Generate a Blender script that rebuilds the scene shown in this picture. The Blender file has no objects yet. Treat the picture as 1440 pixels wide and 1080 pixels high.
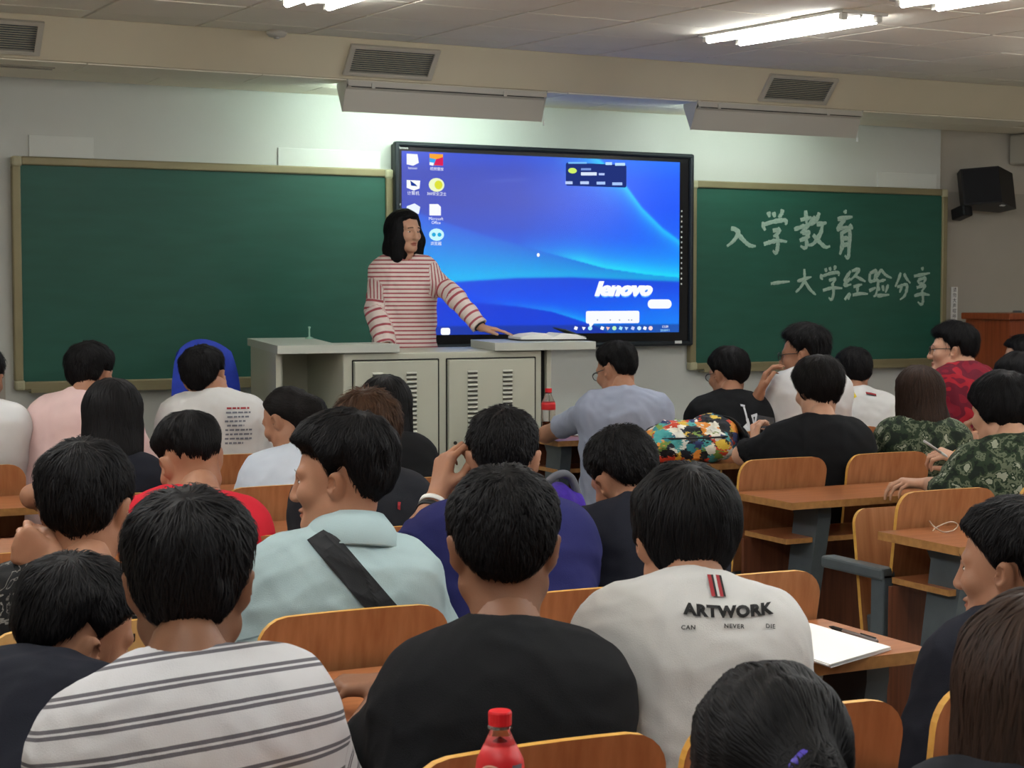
import bpy, bmesh, math, random
import numpy as np
from mathutils import Vector, Matrix
random.seed(7); RNG = np.random.default_rng(7)
S = bpy.context.scene; COL = S.collection
R = math.radians
# ------------------------------------------------------------------ camera, world, exposure
F_PX, YAW, HZ, CH = 2364.0, R(26.8), 413.0, 1.45
PITCH = math.atan((540 - HZ) / F_PX)
cd = bpy.data.cameras.new('camera'); cam = bpy.data.objects.new('camera', cd); COL.objects.link(cam)
cd.sensor_width = 36.0; cd.lens = 36.0 * F_PX / 1440; cd.clip_start = .05
cam.location = (0, 0, CH); cam.rotation_euler = (R(90) - PITCH, 0, -YAW)
cd.dof.use_dof = True; cd.dof.focus_distance = 4.6; cd.dof.aperture_fstop = 22
S.camera = cam
W = bpy.data.worlds.new('world'); S.world = W; W.use_nodes = True
W.node_tree.nodes['Background'].inputs[0].default_value = (.55, .6, .6, 1)
W.node_tree.nodes['Background'].inputs[1].default_value = .05
S.view_settings.view_transform = 'Standard'; S.view_settings.look = 'None'
S.view_settings.gamma = 1; S.view_settings.use_curve_mapping = False
S.view_settings.exposure = 1.5
TUBE = 16.0       # strength of the ceiling tubes
BOARD_LAMP = 20.0 # strength of the tubes in the two board lamps
SCREEN = .355

_fw = np.array([math.sin(YAW)*math.cos(PITCH), math.cos(YAW)*math.cos(PITCH), -math.sin(PITCH)])
_rt = np.array([math.cos(YAW), -math.sin(YAW), 0.]); _up = np.cross(_rt, _fw); _C = np.array([0, 0, CH])
def _ray(x, y): return _fw + _rt*(x-720)/F_PX - _up*(y-540)/F_PX
def atY(x, y, Y): r = _ray(x, y); return _C + r*Y/r[1]
def atZ(x, y, Z): r = _ray(x, y); return _C + r*(Z-CH)/r[2]

# ------------------------------------------------------------------ materials
def lin(c):
    c = np.asarray(c, float)/255
    return tuple(np.where(c <= .04045, c/12.92, ((c+.055)/1.055)**2.4)) + (1.,)
def nodes(m):
    m.use_nodes = True; nt = m.node_tree; return nt, nt.nodes, nt.links, nt.nodes['Principled BSDF']
def mat(name, c, rough=.6, metal=0, spec=.4, noise=0, nscale=8, bump=0, bscale=60, stretch=(1, 1, 1), c2=None, sheen=0):
    """plain procedural material: colour, optional colour noise towards c2, optional fine bump"""
    m = bpy.data.materials.new(name); nt, N, L, b = nodes(m)
    b.inputs['Base Color'].default_value = lin(c); b.inputs['Roughness'].default_value = rough
    b.inputs['Metallic'].default_value = metal; b.inputs['Specular IOR Level'].default_value = spec
    if sheen: b.inputs['Sheen Weight'].default_value = sheen
    tc = N.new('ShaderNodeTexCoord'); mp = N.new('ShaderNodeMapping'); L.new(tc.outputs['Object'], mp.inputs[0])
    mp.inputs['Scale'].default_value = stretch
    if noise:
        n = N.new('ShaderNodeTexNoise'); n.inputs['Scale'].default_value = nscale; n.inputs['Detail'].default_value = 6
        L.new(mp.outputs[0], n.inputs[0])
        mr = N.new('ShaderNodeMapRange'); mr.inputs[1].default_value = .3; mr.inputs[2].default_value = .7
        mr.inputs[4].default_value = noise; L.new(n.outputs[0], mr.inputs[0])
        mx = N.new('ShaderNodeMix'); mx.data_type = 'RGBA'; L.new(mr.outputs[0], mx.inputs[0])
        mx.inputs[6].default_value = lin(c); mx.inputs[7].default_value = lin(c2 if c2 is not None else [v*.6 for v in c])
        L.new(mx.outputs[2], b.inputs['Base Color'])
    if bump:
        n2 = N.new('ShaderNodeTexNoise'); n2.inputs['Scale'].default_value = bscale; n2.inputs['Detail'].default_value = 4
        L.new(mp.outputs[0], n2.inputs[0])
        bp = N.new('ShaderNodeBump'); bp.inputs['Strength'].default_value = bump; bp.inputs['Distance'].default_value = .002
        L.new(n2.outputs[0], bp.inputs['Height']); L.new(bp.outputs[0], b.inputs['Normal'])
    return m
def emis(name, c, s=1.0):
    m = bpy.data.materials.new(name); nt, N, L, b = nodes(m)
    b.inputs['Base Color'].default_value = (0, 0, 0, 1); b.inputs['Specular IOR Level'].default_value = 0
    b.inputs['Emission Color'].default_value = lin(c); b.inputs['Emission Strength'].default_value = s
    return m
def glassy(name, c, rough=.05, ior=1.45):
    m = bpy.data.materials.new(name); nt, N, L, b = nodes(m)
    b.inputs['Base Color'].default_value = lin(c); b.inputs['Transmission Weight'].default_value = 1
    b.inputs['Roughness'].default_value = rough; b.inputs['IOR'].default_value = ior
    return m
def wood(name, a, b2, axis=2, rough=.35):
    sc = [60, 60, 60]; sc[axis] = 3
    return mat(name, a, rough=rough, noise=1, nscale=1, c2=b2, stretch=tuple(sc), spec=.35)
M = {}
M['wall'] = mat('wall_paint', (206, 208, 203), .85, noise=.5, nscale=1.5, c2=(196, 197, 191), bump=.15, bscale=90)
M['wall_r'] = mat('wall_paint_side', (196, 190, 178), .85, noise=.6, nscale=2, c2=(182, 176, 164), bump=.15, bscale=90)
M['dado'] = mat('dado_paint', (178, 172, 160), .7, noise=.6, nscale=2, c2=(166, 160, 148))
M['patch'] = mat('patch_paint', (216, 218, 213), .7, noise=.4, nscale=3, c2=(208, 209, 203))
M['bulk'] = mat('bulkhead_paint', (222, 212, 186), .85, noise=.5, nscale=2, c2=(214, 203, 177))
M['tile'] = mat('ceiling_tile', (243, 236, 218), .9, noise=.6, nscale=2.2, c2=(236, 228, 208), bump=.3, bscale=70)
M['grid'] = mat('ceiling_void', (26, 24, 21), .95)
M['floor'] = mat('terrazzo', (176, 172, 164), .5, noise=1, nscale=45, c2=(138, 134, 128))
M['green'] = mat('chalkboard', (40, 92, 78), .42, noise=.7, nscale=3, c2=(34, 82, 68), stretch=(1, 1, 5), spec=.35)
M['alu'] = mat('board_frame', (150, 140, 108), .45, metal=.35, noise=.5, nscale=6, c2=(126, 116, 88))
M['cap'] = mat('corner_cap', (176, 170, 140), .5)
M['chalk'] = mat('chalk', (174, 194, 181), .95, noise=.5, nscale=90, c2=(116, 154, 137))
M['black'] = mat('black_plastic', (24, 25, 28), .45)
M['bezel'] = mat('display_bezel', (34, 40, 46), .35, metal=.2)
M['bezel_in'] = mat('display_mask', (10, 11, 16), .2)
M['grey'] = mat('console_paint', (186, 188, 172), .45, noise=.4, nscale=5, c2=(176, 178, 162))
M['grey_top'] = mat('console_top', (190, 194, 184), .4, noise=.3, nscale=6, c2=(180, 184, 174))
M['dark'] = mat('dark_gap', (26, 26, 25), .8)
M['louvre'] = mat('louvre_lip', (196, 198, 186), .4)
M['steel'] = mat('steel_paint', (86, 94, 98), .5, noise=.5, nscale=20, c2=(70, 78, 82))
M['vent'] = mat('vent_slat', (52, 60, 66), .5)
M['ventf'] = mat('vent_frame', (186, 180, 166), .6)
M['lampw'] = mat('lamp_enamel', (196, 192, 182), .5)
M['tube'] = emis('lit_tube', (250, 253, 255), TUBE)
M['btube'] = emis('lit_board_tube', (226, 255, 246), BOARD_LAMP); M['btube2'] = emis('aged_board_tube', (232, 255, 248), BOARD_LAMP*.5)
M['wood_v'] = wood('seat_laminate', (174, 120, 80), (152, 98, 62), 2)
M['wood_h'] = wood('desk_laminate', (178, 116, 76), (154, 94, 58), 0, .28)
M['wood_p'] = wood('lit_seat_laminate', (206, 176, 120), (194, 162, 104), 2)  # lighter copy of the seat laminate; light reflected by one backrest is painted in
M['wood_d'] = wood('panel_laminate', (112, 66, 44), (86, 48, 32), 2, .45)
M['ply'] = mat('ply_edge', (222, 172, 84), .45, noise=.7, nscale=40, c2=(196, 142, 64))
M['ply_d'] = mat('desk_edge', (184, 134, 78), .5, noise=.8, nscale=40, c2=(150, 104, 58))
M['lectern'] = wood('lectern_veneer', (146, 72, 40), (122, 56, 30), 2, .3)
M['white'] = mat('white_plastic', (225, 225, 222), .45)
M['paper'] = mat('paper', (238, 238, 236), .8)
M['chrome'] = mat('chrome', (200, 200, 200), .2, metal=1)

# ------------------------------------------------------------------ mesh helpers
def new_obj(name, me, m=None, parent=None, smooth=False):
    o = bpy.data.objects.new(name, me); COL.objects.link(o)
    if m is not None:
        for k in (m if isinstance(m, (list, tuple)) else [m]): me.materials.append(k)
    if parent is not None: o.parent = parent
    if smooth: me.shade_smooth()
    return o
def tag(o, label=None, cat=None, group=None, kind=None):
    for k, v in (('label', label), ('category', cat), ('group', group), ('kind', kind)):
        if v: o[k] = v
    return o
def empty(name, loc, label, cat, group=None, rz=0):
    o = bpy.data.objects.new(name, None); COL.objects.link(o); o.location = loc; o.rotation_euler.z = rz
    o.empty_display_size = .1
    return tag(o, label, cat, group)
class MB:
    def __init__(s): s.v = []; s.f = []; s.mi = []
    def add(s, vs, fs, mi=0):
        n = len(s.v); s.v += [tuple(map(float, p)) for p in vs]
        for k, f in enumerate(fs): s.f.append(tuple(i+n for i in f)); s.mi.append(mi[k] if isinstance(mi, (list, tuple)) else mi)
        return s
    def box(s, c, d, mi=0, rot=None, bev=0):
        x, y, z = [k/2 for k in d]; b = min(bev, x*.9, y*.9, z*.9)
        if b:
            bm = bmesh.new(); bmesh.ops.create_cube(bm, size=1)
            for v in bm.verts: v.co = Vector((v.co.x*d[0], v.co.y*d[1], v.co.z*d[2]))
            bmesh.ops.bevel(bm, geom=bm.edges[:], offset=b, segments=2, affect='EDGES', profile=.5)
            vs = [v.co.copy() for v in bm.verts]; fs = [[v.index for v in f.verts] for f in bm.faces]; bm.free()
        else:
            vs = [Vector((a*x, b_*y, e*z)) for a in (-1, 1) for b_ in (-1, 1) for e in (-1, 1)]
            fs = [(0, 1, 3, 2), (4, 6, 7, 5), (0, 4, 5, 1), (2, 3, 7, 6), (0, 2, 6, 4), (1, 5, 7, 3)]
        if rot is not None: vs = [rot @ v for v in vs]
        return s.add([(v[0]+c[0], v[1]+c[1], v[2]+c[2]) for v in vs], fs, mi)
    def prism(s, poly, z0, z1, mi_cap=0, mi_side=0):
        """counter-clockwise xy polygon extruded in z"""
        n = len(poly)
        vs = [(p[0], p[1], z0) for p in poly] + [(p[0], p[1], z1) for p in poly]
        fs = [tuple(range(n))[::-1], tuple(range(n, 2*n))] + [(i, (i+1) % n, n+(i+1) % n, n+i) for i in range(n)]
        return s.add(vs, fs, [mi_cap, mi_cap] + [mi_side]*n)
    def tube(s, pts, r, n=8, mi=0, cap=True):
        pts = [Vector(p) for p in pts]; rs = r if isinstance(r, (list, tuple)) else [r]*len(pts)
        vs = []; fs = []; up = None
        for i, p in enumerate(pts):
            t = (pts[min(i+1, len(pts)-1)] - pts[max(i-1, 0)]).normalized()
            if up is None: up = t.orthogonal().normalized()
            up = (up - t*up.dot(t)).normalized(); sd = t.cross(up)
            for k in range(n):
                a = 2*math.pi*k/n; vs.append(p + (up*math.cos(a) + sd*math.sin(a))*rs[i])
        for i in range(len(pts)-1):
            for k in range(n): fs.append((i*n+k, i*n+(k+1) % n, (i+1)*n+(k+1) % n, (i+1)*n+k))
        if cap: fs += [tuple(range(n))[::-1], tuple(range((len(pts)-1)*n, len(pts)*n))]
        return s.add(vs, fs, mi)
    def lathe(s, prof, n=24, c=(0, 0, 0), mi=0):
        vs = []; fs = []
        for r, z in prof:
            for k in range(n):
                a = 2*math.pi*k/n; vs.append((c[0]+r*math.cos(a), c[1]+r*math.sin(a), c[2]+z))
        for i in range(len(prof)-1):
            for k in range(n): fs.append((i*n+k, i*n+(k+1) % n, (i+1)*n+(k+1) % n, (i+1)*n+k))
        if prof[0][0] > 1e-6: fs.append(tuple(range(n))[::-1])
        if prof[-1][0] > 1e-6: fs.append(tuple(range((len(prof)-1)*n, len(prof)*n)))
        return s.add(vs, fs, mi)
    def mesh(s, name):
        me = bpy.data.meshes.new(name); me.from_pydata(s.v, [], s.f)
        me.polygons.foreach_set('material_index', s.mi); me.update(); return me
    def build(s, name, m, parent=None, smooth=False): return new_obj(name, s.mesh(name), m, parent, smooth)
def struct(name, mb, m, parent=None):
    o = mb.build(name, m, parent)
    if parent is None: o['kind'] = 'structure'
    return o

# ------------------------------------------------------------------ room shell
YW, ZC, ZS = 9.08, 2.77, 2.585           # front wall, ceiling and soffit heights
XL, XR, YB = -1.4, 9.9, -3.4
struct('floor', MB().box(((XL+XR)/2, (YW+YB)/2+.1, -.05), (XR-XL+.4, YW-YB+.6, .1)), M['floor'])
wf = struct('wall_front', MB().box(((XL+7.9)/2, YW+.15, 1.5), (7.9-XL, .3, 3.0)), M['wall'])
MB().box(((7.9+XR)/2, YW+.21, 1.5), (XR-7.9, .3, 3.0)).build('return_wall', M['wall_r'], wf)
MB().box(((7.9+XR)/2+.002, YW+.058, 1.08), (XR-7.9, .012, 2.16)).build('dado_panel', M['dado'], wf)
MB().box((1.55-1.4, YW-.004, .525), (2.9, .012, 1.05)).build('dado_panel', M['dado'], wf)
for x0, x1, z0, z1 in ((1.74, 2.08, 2.17, 2.285), (3.11, 3.73, 2.165, 2.27), (7.35, 7.86, 2.17, 2.27)):
    MB().box(((x0+x1)/2, YW-.004, (z0+z1)/2), (x1-x0, .012, z1-z0), bev=.003).build('patch_panel', M['patch'], wf)
struct('wall_left', MB().box((XL-.1, (YW+YB)/2, 1.5), (.2, YW-YB+.4, 3.0)), M['wall_r'])
struct('wall_right', MB().box((XR+.1, (YW+YB)/2, 1.5), (.2, YW-YB+.8, 3.0)), M['wall_r'])
struct('wall_back', MB().box(((XL+XR)/2, YB-.1, 1.5), (XR-XL+.4, .2, 3.0)), M['wall_r'])
CS = .038                                # the ceiling climbs slightly towards the front
def zc(y): return ZC+CS*(y-8.21)
cb = MB(); cb.add([(x, y, zc(y)+.028+dz) for x in (XL-.2, XR+.2) for y in (YB-.4, 8.3) for dz in (0, .12)], [(0, 4, 6, 2), (1, 3, 7, 5), (0, 1, 5, 4), (2, 6, 7, 3), (0, 2, 3, 1), (4, 5, 7, 6)])
cl = struct('ceiling', cb, M['grid'])
TX, TY = .562, .548
tile_me = MB().box((0, 0, 0), (TX-.015, TY-.015, .03), bev=.003).mesh('tile'); tile_me.materials.append(M['tile'])
YT = 8.205
rows_y = [(7.91-TY*k-TY/2) for k in range(17)]
for y in rows_y:
    for i in range(-6, 15):
        if y < .5 : continue
        o = bpy.data.objects.new('tile', tile_me); COL.objects.link(o); o.parent = cl
        o.location = (1.83+TX*i+TX/2, y, zc(y)+.015 + RNG.uniform(-.0015, .0015)); o.rotation_euler.x = math.atan(CS)
sm = MB().box((0, 0, 0), (TX-.015, 8.2-7.91-.013, .03), bev=.003).mesh('tile'); sm.materials.append(M['tile'])
for i in range(-6, 15):
    o = bpy.data.objects.new('tile', sm); COL.objects.link(o); o.parent = cl; o.location = (1.83+TX*i+TX/2, (8.2+7.91)/2, zc(8.05)+.015); o.rotation_euler.x = math.atan(CS)
# bulkhead: sloped fascia and the lower soffit in front of the wall
YBT, YBB = 8.21, 8.38
bk = MB(); bk.add([(XL, YBT, 2.82), (XR, YBT, 2.82), (XR, YBT, ZC), (XL, YBT, ZC), (XL, YBB, ZS), (XR, YBB, ZS), (XL, YW+.1, ZS), (XR, YW+.1, ZS), (XL, YW+.1, 2.82), (XR, YW+.1, 2.82)],
       [(3, 2, 1, 0), (4, 5, 2, 3), (6, 7, 5, 4), (8, 9, 7, 6), (0, 1, 9, 8), (0, 8, 6, 4, 3), (1, 2, 5, 7, 9)])
bulk = struct('trim_1', bk, M['bulk'])
tm2 = MB().box((0, 0, 0), (.895, .33, .008), bev=.002).mesh('soffit_tile'); tm2.materials.append(M['tile'])
for i in range(-2, 9):
    for k in range(2):
        o = bpy.data.objects.new('soffit_tile', tm2); COL.objects.link(o); o.parent = bulk; o.location = (.55+.9*i+.45*k, YBB+.19+.335*k, ZS-.003)
# ------------------------------------------------------------------ vents on the bulkhead
th = math.atan2(YBB-YBT, ZC-ZS)
def vent(x0, x1, label):
    cx = (x0+x1)/2; w = x1-x0; zc = (ZC+ZS)/2 - .004
    t = empty('air_vent', (cx, (YBT+YBB)/2-.004, zc), label, 'vent', 'air vents in the bulkhead')
    t.rotation_euler = (th, 0, 0)       # lean with the fascia
    H = .185
    MB().box((0, .01, 0), (w, .006, H-.04)).build('backing', M['dark'], t)
    fr = MB()
    for s in (-1, 1): fr.box((0, -.004, s*(H/2-.008)), (w+.06, .02, .022), bev=.003); fr.box((s*(w/2+.014), -.004, 0), (.03, .02, H-.03), bev=.003)
    fr.build('frame', M['ventf'], t)
    me = MB().box((0, 0, 0), (w, .013, .004), rot=Matrix.Rotation(R(-30), 3, 'X')).mesh('slat'); me.materials.append(M['vent'])
    for k in range(11):
        o = bpy.data.objects.new('slat', me); COL.objects.link(o); o.parent = t; o.location = (0, -.002, -H/2+.028+k*(H-.056)/10)
vent(1.10, 1.63, 'louvred air vent at the far left end of the bulkhead')
vent(3.25, 3.70, 'louvred air vent above the left board lamp and the display')
vent(5.89, 6.33, 'louvred air vent above the right board lamp')
t = empty('slot_diffuser', (1.45, 8.62, ZS-.004), 'narrow dark slot diffuser in the soffit at the left edge', 'vent')
MB().box((0, 0, 0), (.62, .05, .006)).build('slot', M['dark'], t)
fr = MB()
for s in (-1, 1): fr.box((0, s*.032, -.003), (.66, .014, .012))
fr.build('frame', M['ventf'], t)
# smoke detector
t = empty('smoke_detector', (*atZ(389, 43, ZC)[:2], zc(8.1)), 'small round smoke detector on the ceiling edge', 'detector')
MB().lathe([(.05, 0), (.052, -.012), (.04, -.026), (.0, -.03)], 20).build('housing', M['lampw'], t, True)
MB().lathe([(.015, -.028), (.015, -.036), (0, -.037)], 12).build('sensor', M['lampw'], t, True)
# ------------------------------------------------------------------ ceiling lights
def ceiling_light(x, y, label, L=1.08, drop=0, group='fluorescent ceiling lights'):
    t = empty('ceiling_light', (x, y, zc(y)-drop), label, 'light', group); t.rotation_euler.x = math.atan(CS)
    for s in ((-1, 1) if drop else ()): MB().tube([(0, s*L*.4, 0), (0, s*L*.4, drop)], .005, 6).build('rod', M['lampw'], t)
    tr = MB(); tr.box((0, 0, -.008), (.25 if not drop else .06, L+.06, .014)); 
    tr.add([(-.012, -L/2, -.01), (.012, -L/2, -.01), (0, -L/2, -.03), (-.012, L/2, -.01), (.012, L/2, -.01), (0, L/2, -.03)], [(0, 2, 5, 3), (1, 4, 5, 2), (0, 1, 2), (3, 5, 4)])
    tr.build('reflector', M['lampw'], t)
    for s in (-1, 1):
        MB().tube([(s*.095, -L/2+.02, -.032), (s*.095, L/2-.02, -.032)], .0135, 10).build('tube', M['tube'], t, True)
    for s in (-1, 1):
        for q in (-1, 1): MB().box((s*.095, q*(L/2-.005), -.026), (.03, .03, .03), bev=.004).build('socket', M['lampw'], t)
ceiling_light(2.52, 6.42, 'twin tube ceiling light cut by the top edge above the left chalkboard')
ceiling_light(4.72, 6.49, 'twin tube ceiling light wholly in view, right of the middle of the ceiling')
ceiling_light(4.67, 4.98, 'twin tube ceiling light cut by the top edge at the right')
for x in (.3, 2.52, 4.70, 6.9):  # unseen hanging tubes, added to light the visible ceiling from below
    for y in (5.7, 4.2, 2.7, 1.2):
        if x in (2.52, 4.70) and y > 4: continue
        ceiling_light(x, y, 'added twin tube light hung out of the picture to brighten the ceiling', drop=.35, group='hanging lights added out of view')
# ------------------------------------------------------------------ lamps over the boards
def board_lamp(x0, x1, label, lit=1):
    w = x1-x0; t = empty('board_lamp', ((x0+x1)/2, 8.50, ZS), label, 'lamp', 'asymmetric lamps over the boards')
    pr = [(.05, 0.0), (-.10, -.004), (-.105, -.035), (-.075, -.05), (-.03, -.165), (-.022, -.160), (-.062, -.045), (.04, -.012)]
    sh = MB(); n = len(pr)
    sh.add([(-w/2, a, b) for a, b in pr]+[(w/2, a, b) for a, b in pr], [(i, (i+1) % n, n+(i+1) % n, n+i) for i in range(n)])
    sh.build('shade', M['lampw'], t)
    for s in (-1, 1):
        MB().add([(s*w/2, -.105, 0), (s*w/2, .05, 0), (s*w/2, .05, -.03), (s*w/2, -.028, -.167), (s*w/2, -.08, -.05), (s*(w/2+.006), -.105, 0), (s*(w/2+.006), .05, 0), (s*(w/2+.006), .05, -.03), (s*(w/2+.006), -.028, -.167), (s*(w/2+.006), -.08, -.05)],
                 [(0, 1, 2, 3, 4), (9, 8, 7, 6, 5)]+[(i, i+5, (i+1) % 5+5, (i+1) % 5) for i in range(5)]).build('end_plate', M['lampw'], t)
    MB().tube([(-w/2+.04, -.01, -.07), (w/2-.04, -.01, -.07)], .014, 10).build('tube', M['btube'] if lit == 1 else M['btube2'], t, True)
    c = MB()
    for k in (-.38, .28): c.box((k*w, -.106, -.03), (.02, .008, .03), bev=.002)
    c.box((0, -.104, -.0385), (w*.97, .004, .004), 1)
    c.build('clip', [M['lampw'], M['dark']], t)
    MB().tube([(w/2+.02, -.03, -.16), (w/2+.02, -.03, -.185)], .006, 8).build('pull_cord', M['white'], t)
    MB().tube([(w/2-.06, -.03, -.01), (w/2+.02, -.03, -.012), (w/2+.02, -.03, -.165)], .0015, 5).build('cord', M['white'], t)
board_lamp(3.27, 4.46, 'white trough lamp over the display, lighting the wall')
board_lamp(5.47, 6.68, 'white trough lamp over the right chalkboard', 2)
# ------------------------------------------------------------------ chalkboards
def chalkboard(x0, x1, z0, z1, label, tray):
    t = empty('chalkboard', ((x0+x1)/2, YW, z0), label, 'chalkboard'); w = x1-x0; h = z1-z0
    MB().box((0, -.022, h/2), (w-.02, .03, h-.02)).build('writing_surface', M['green'], t)
    for nm, c, d in (('frame_rail', (0, -.028, h-.02), (w-.09, .05, .045)), ('frame_rail', (0, -.028, .02), (w-.09, .05, .045)),
                     ('frame_stile', (-w/2+.02, -.028, h/2), (.045, .05, h-.09)), ('frame_stile', (w/2-.02, -.028, h/2), (.045, .05, h-.09))):
        MB().box(c, d, bev=.008).build(nm, M['alu'], t)
    for a in (-1, 1):
        for b in (0, 1): MB().box((a*(w/2-.024), -.03, b*(h-.048)+.024), (.054, .056, .054), bev=.012).build('corner_cap', M['cap'], t)
    tr = MB(); tr.box((tray, -.065, -.012), (w-.14, .07, .006)); tr.box((tray, -.099, -.003), (w-.14, .005, .022))
    tr.build('chalk_tray', M['alu'], t)
    return t
LBD = chalkboard(1.645, 3.79, .945, 2.165, 'left green chalkboard, wiped clean', 0)
RBD = chalkboard(5.835, 7.925, .965, 2.165, 'right green chalkboard with two lines of chalk writing', 0)
# chalk characters: brush strokes as (x, y) in a 4.5x sheet, laid on the board as thin chalk ridges
CH_ = {
 'a': [[(80,185),(110,192),(128,212),(112,245),(86,275),(55,298)],[(108,190),(135,230),(165,265),(200,293),(238,298)]],
 'b': [[(318,80),(325,115)],[(350,82),(358,115)],[(408,65),(400,95),(380,115)],[(290,145),(285,170),(298,198)],[(290,162),(340,145),(410,133),(432,142),(425,164)],[(345,200),(385,195),(370,225),(348,236)],[(368,225),(378,260),(375,310),(365,342),(345,325)],[(288,285),(330,272),(380,262),(435,270)]],
 'c': [[(520,132),(590,115)],[(553,72),(560,165)],[(480,192),(540,172),(612,150)],[(612,108),(572,165),(520,215)],[(530,215),(575,210),(552,242)],[(550,240),(560,280),(550,310),(520,296)],[(515,262),(580,236)],[(640,85),(622,130),(590,165)],[(622,160),(686,150)],[(660,155),(648,215),(605,280),(570,292)],[(600,225),(640,270),(678,303),(708,298)]],
 'd': [[(800,70),(808,92)],[(755,127),(850,112)],[(802,128),(776,160),(758,190),(800,180),(852,185)],[(830,160),(850,188)],[(780,205),(785,290),(770,352)],[(780,215),(830,200),(828,300),(822,372),(800,356)],[(790,250),(825,245)],[(788,292),(825,284)]],
 'e': [[(332,535),(390,527),(452,522)]],
 'f': [[(500,520),(590,492)],[(545,442),(545,510),(520,560),(490,590)],[(548,520),(580,570),(617,606)]],
 'g': [[(678,437),(685,462)],[(705,430),(712,455)],[(742,420),(735,450)],[(655,475),(650,492),(662,510)],[(655,490),(710,470),(760,465),(762,487)],[(700,515),(740,505),(722,537)],[(722,530),(730,590),(718,637),(698,622)],[(662,578),(720,562),(785,564)]],
 'h': [[(838,455),(800,515),(835,505)],[(836,500),(800,545),(842,540)],[(800,637),(832,600),(824,637)],[(845,455),(890,445),(870,480),(835,515)],[(865,485),(932,522)],[(855,555),(910,540)],[(882,550),(880,600)],[(850,607),(900,598),(947,600)]],
 'i': [[(960,470),(1000,455),(985,510)],[(960,470),(962,520),(1010,515),(1000,600),(982,617)],[(955,580),(997,560)],[(1032,445),(1010,480),(996,500)],[(1030,445),(1060,480),(1098,500)],[(1012,522),(1060,510)],[(1010,550),(1020,580)],[(1040,545),(1046,582)],[(1076,540),(1058,592)],[(1005,612),(1082,605)]],
 'j': [[(1155,465),(1140,510),(1120,555)],[(1176,470),(1190,500),(1216,532)],[(1132,557),(1185,540),(1195,560),(1180,610),(1150,637)],[(1162,550),(1148,592)]],
 'k': [[(1290,430),(1295,452)],[(1238,488),(1340,468)],[(1265,510),(1270,537)],[(1265,512),(1310,500),(1300,532)],[(1270,537),(1300,531)],[(1255,560),(1310,548),(1288,582)],[(1290,575),(1296,640),(1285,667),(1262,650)],[(1240,612),(1290,600),(1338,607)]]}
def dense(p, n=6):
    p = np.array(p, float)
    if len(p) == 2: return np.array([p[0]+(p[1]-p[0])*k/n for k in range(n+1)])
    out = []
    for i in range(len(p)-1):
        a, b = p[i], p[i+1]; pa = p[i-1] if i else 2*a-b; pb = p[i+2] if i+2 < len(p) else 2*b-a
        for k in range(n):
            u = k/n; out.append(.5*((2*a)+(-pa+b)*u+(2*pa-5*a+4*b-pb)*u*u+(-pa+3*a-3*b+pb)*u**3))
    return np.array(out+[p[-1]])
ysurf = YW-.037
for key, strokes in CH_.items():
    mb = MB(); small = key in 'efghijk'
    for st in strokes:
        d = dense(st); n = len(d)
        P = np.array([atY(1010+x/4.5, 280+y/4.5, ysurf) for x, y in d])
        T = np.gradient(P, axis=0); T /= np.linalg.norm(T, axis=1)[:, None]+1e-9
        side = np.stack([-T[:, 2], 0*T[:, 0], T[:, 0]], 1)
        s_ = np.linspace(0, 1, n); wd = (.0100 if small else .0130)*(.75+.45*np.sin(s_*3.1+.4)) * (1+.12*RNG.standard_normal(n))
        vs = []; fs = []
        for i in range(n):
            vs += [P[i]-side[i]*wd[i], P[i]+np.array([0, -.0015, 0]), P[i]+side[i]*wd[i]]
        for i in range(n-1):
            for k in (0, 1): fs.append((3*i+k, 3*i+3+k, 3*i+4+k, 3*i+1+k))
        mb.add(vs, fs)
    o = mb.build('chalk_character', M['chalk']); o.parent = RBD; o.matrix_parent_inverse = Matrix.Translation(-RBD.location)
# ------------------------------------------------------------------ interactive display
DX0, DX1, DZ0, DZ1, DY = 3.784, 5.822, 1.122, 2.327, 9.0
AX0, AX1, AZ0, AZ1 = 3.829, 5.722, 1.208, 2.273
DSP = empty('display', ((DX0+DX1)/2, YW-.005, DZ0), 'large black wall display showing a blue desktop', 'display')
def on(o, root=DSP):
    o.parent = root; o.matrix_parent_inverse = root.matrix_basis.inverted() if root is not DSP else Matrix.Translation(-DSP.location); return o
DSP.matrix_basis
on(MB().box(((DX0+DX1)/2, DY+.042, (DZ0+DZ1)/2), (DX1-DX0-.02, .07, DZ1-DZ0-.02), bev=.01).build('case', M['black']))
fr = MB(); b = .03
fr.box(((DX0+DX1)/2, DY, DZ1-b/2), (DX1-DX0, .05, b), bev=.012); fr.box(((DX0+DX1)/2, DY, DZ0+b/2), (DX1-DX0, .05, b), bev=.012)
for x in (DX0+b/2, DX1-b/2): fr.box((x, DY, (DZ0+DZ1)/2), (b, .05, DZ1-DZ0-.01), bev=.012)
on(fr.build('bezel', M['bezel'], None))
on(MB().box(((DX0+DX1)/2, DY+.004, (DZ0+DZ1)/2), (DX1-DX0-.05, .02, DZ1-DZ0-.05)).build('mask', M['bezel_in']))
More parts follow.
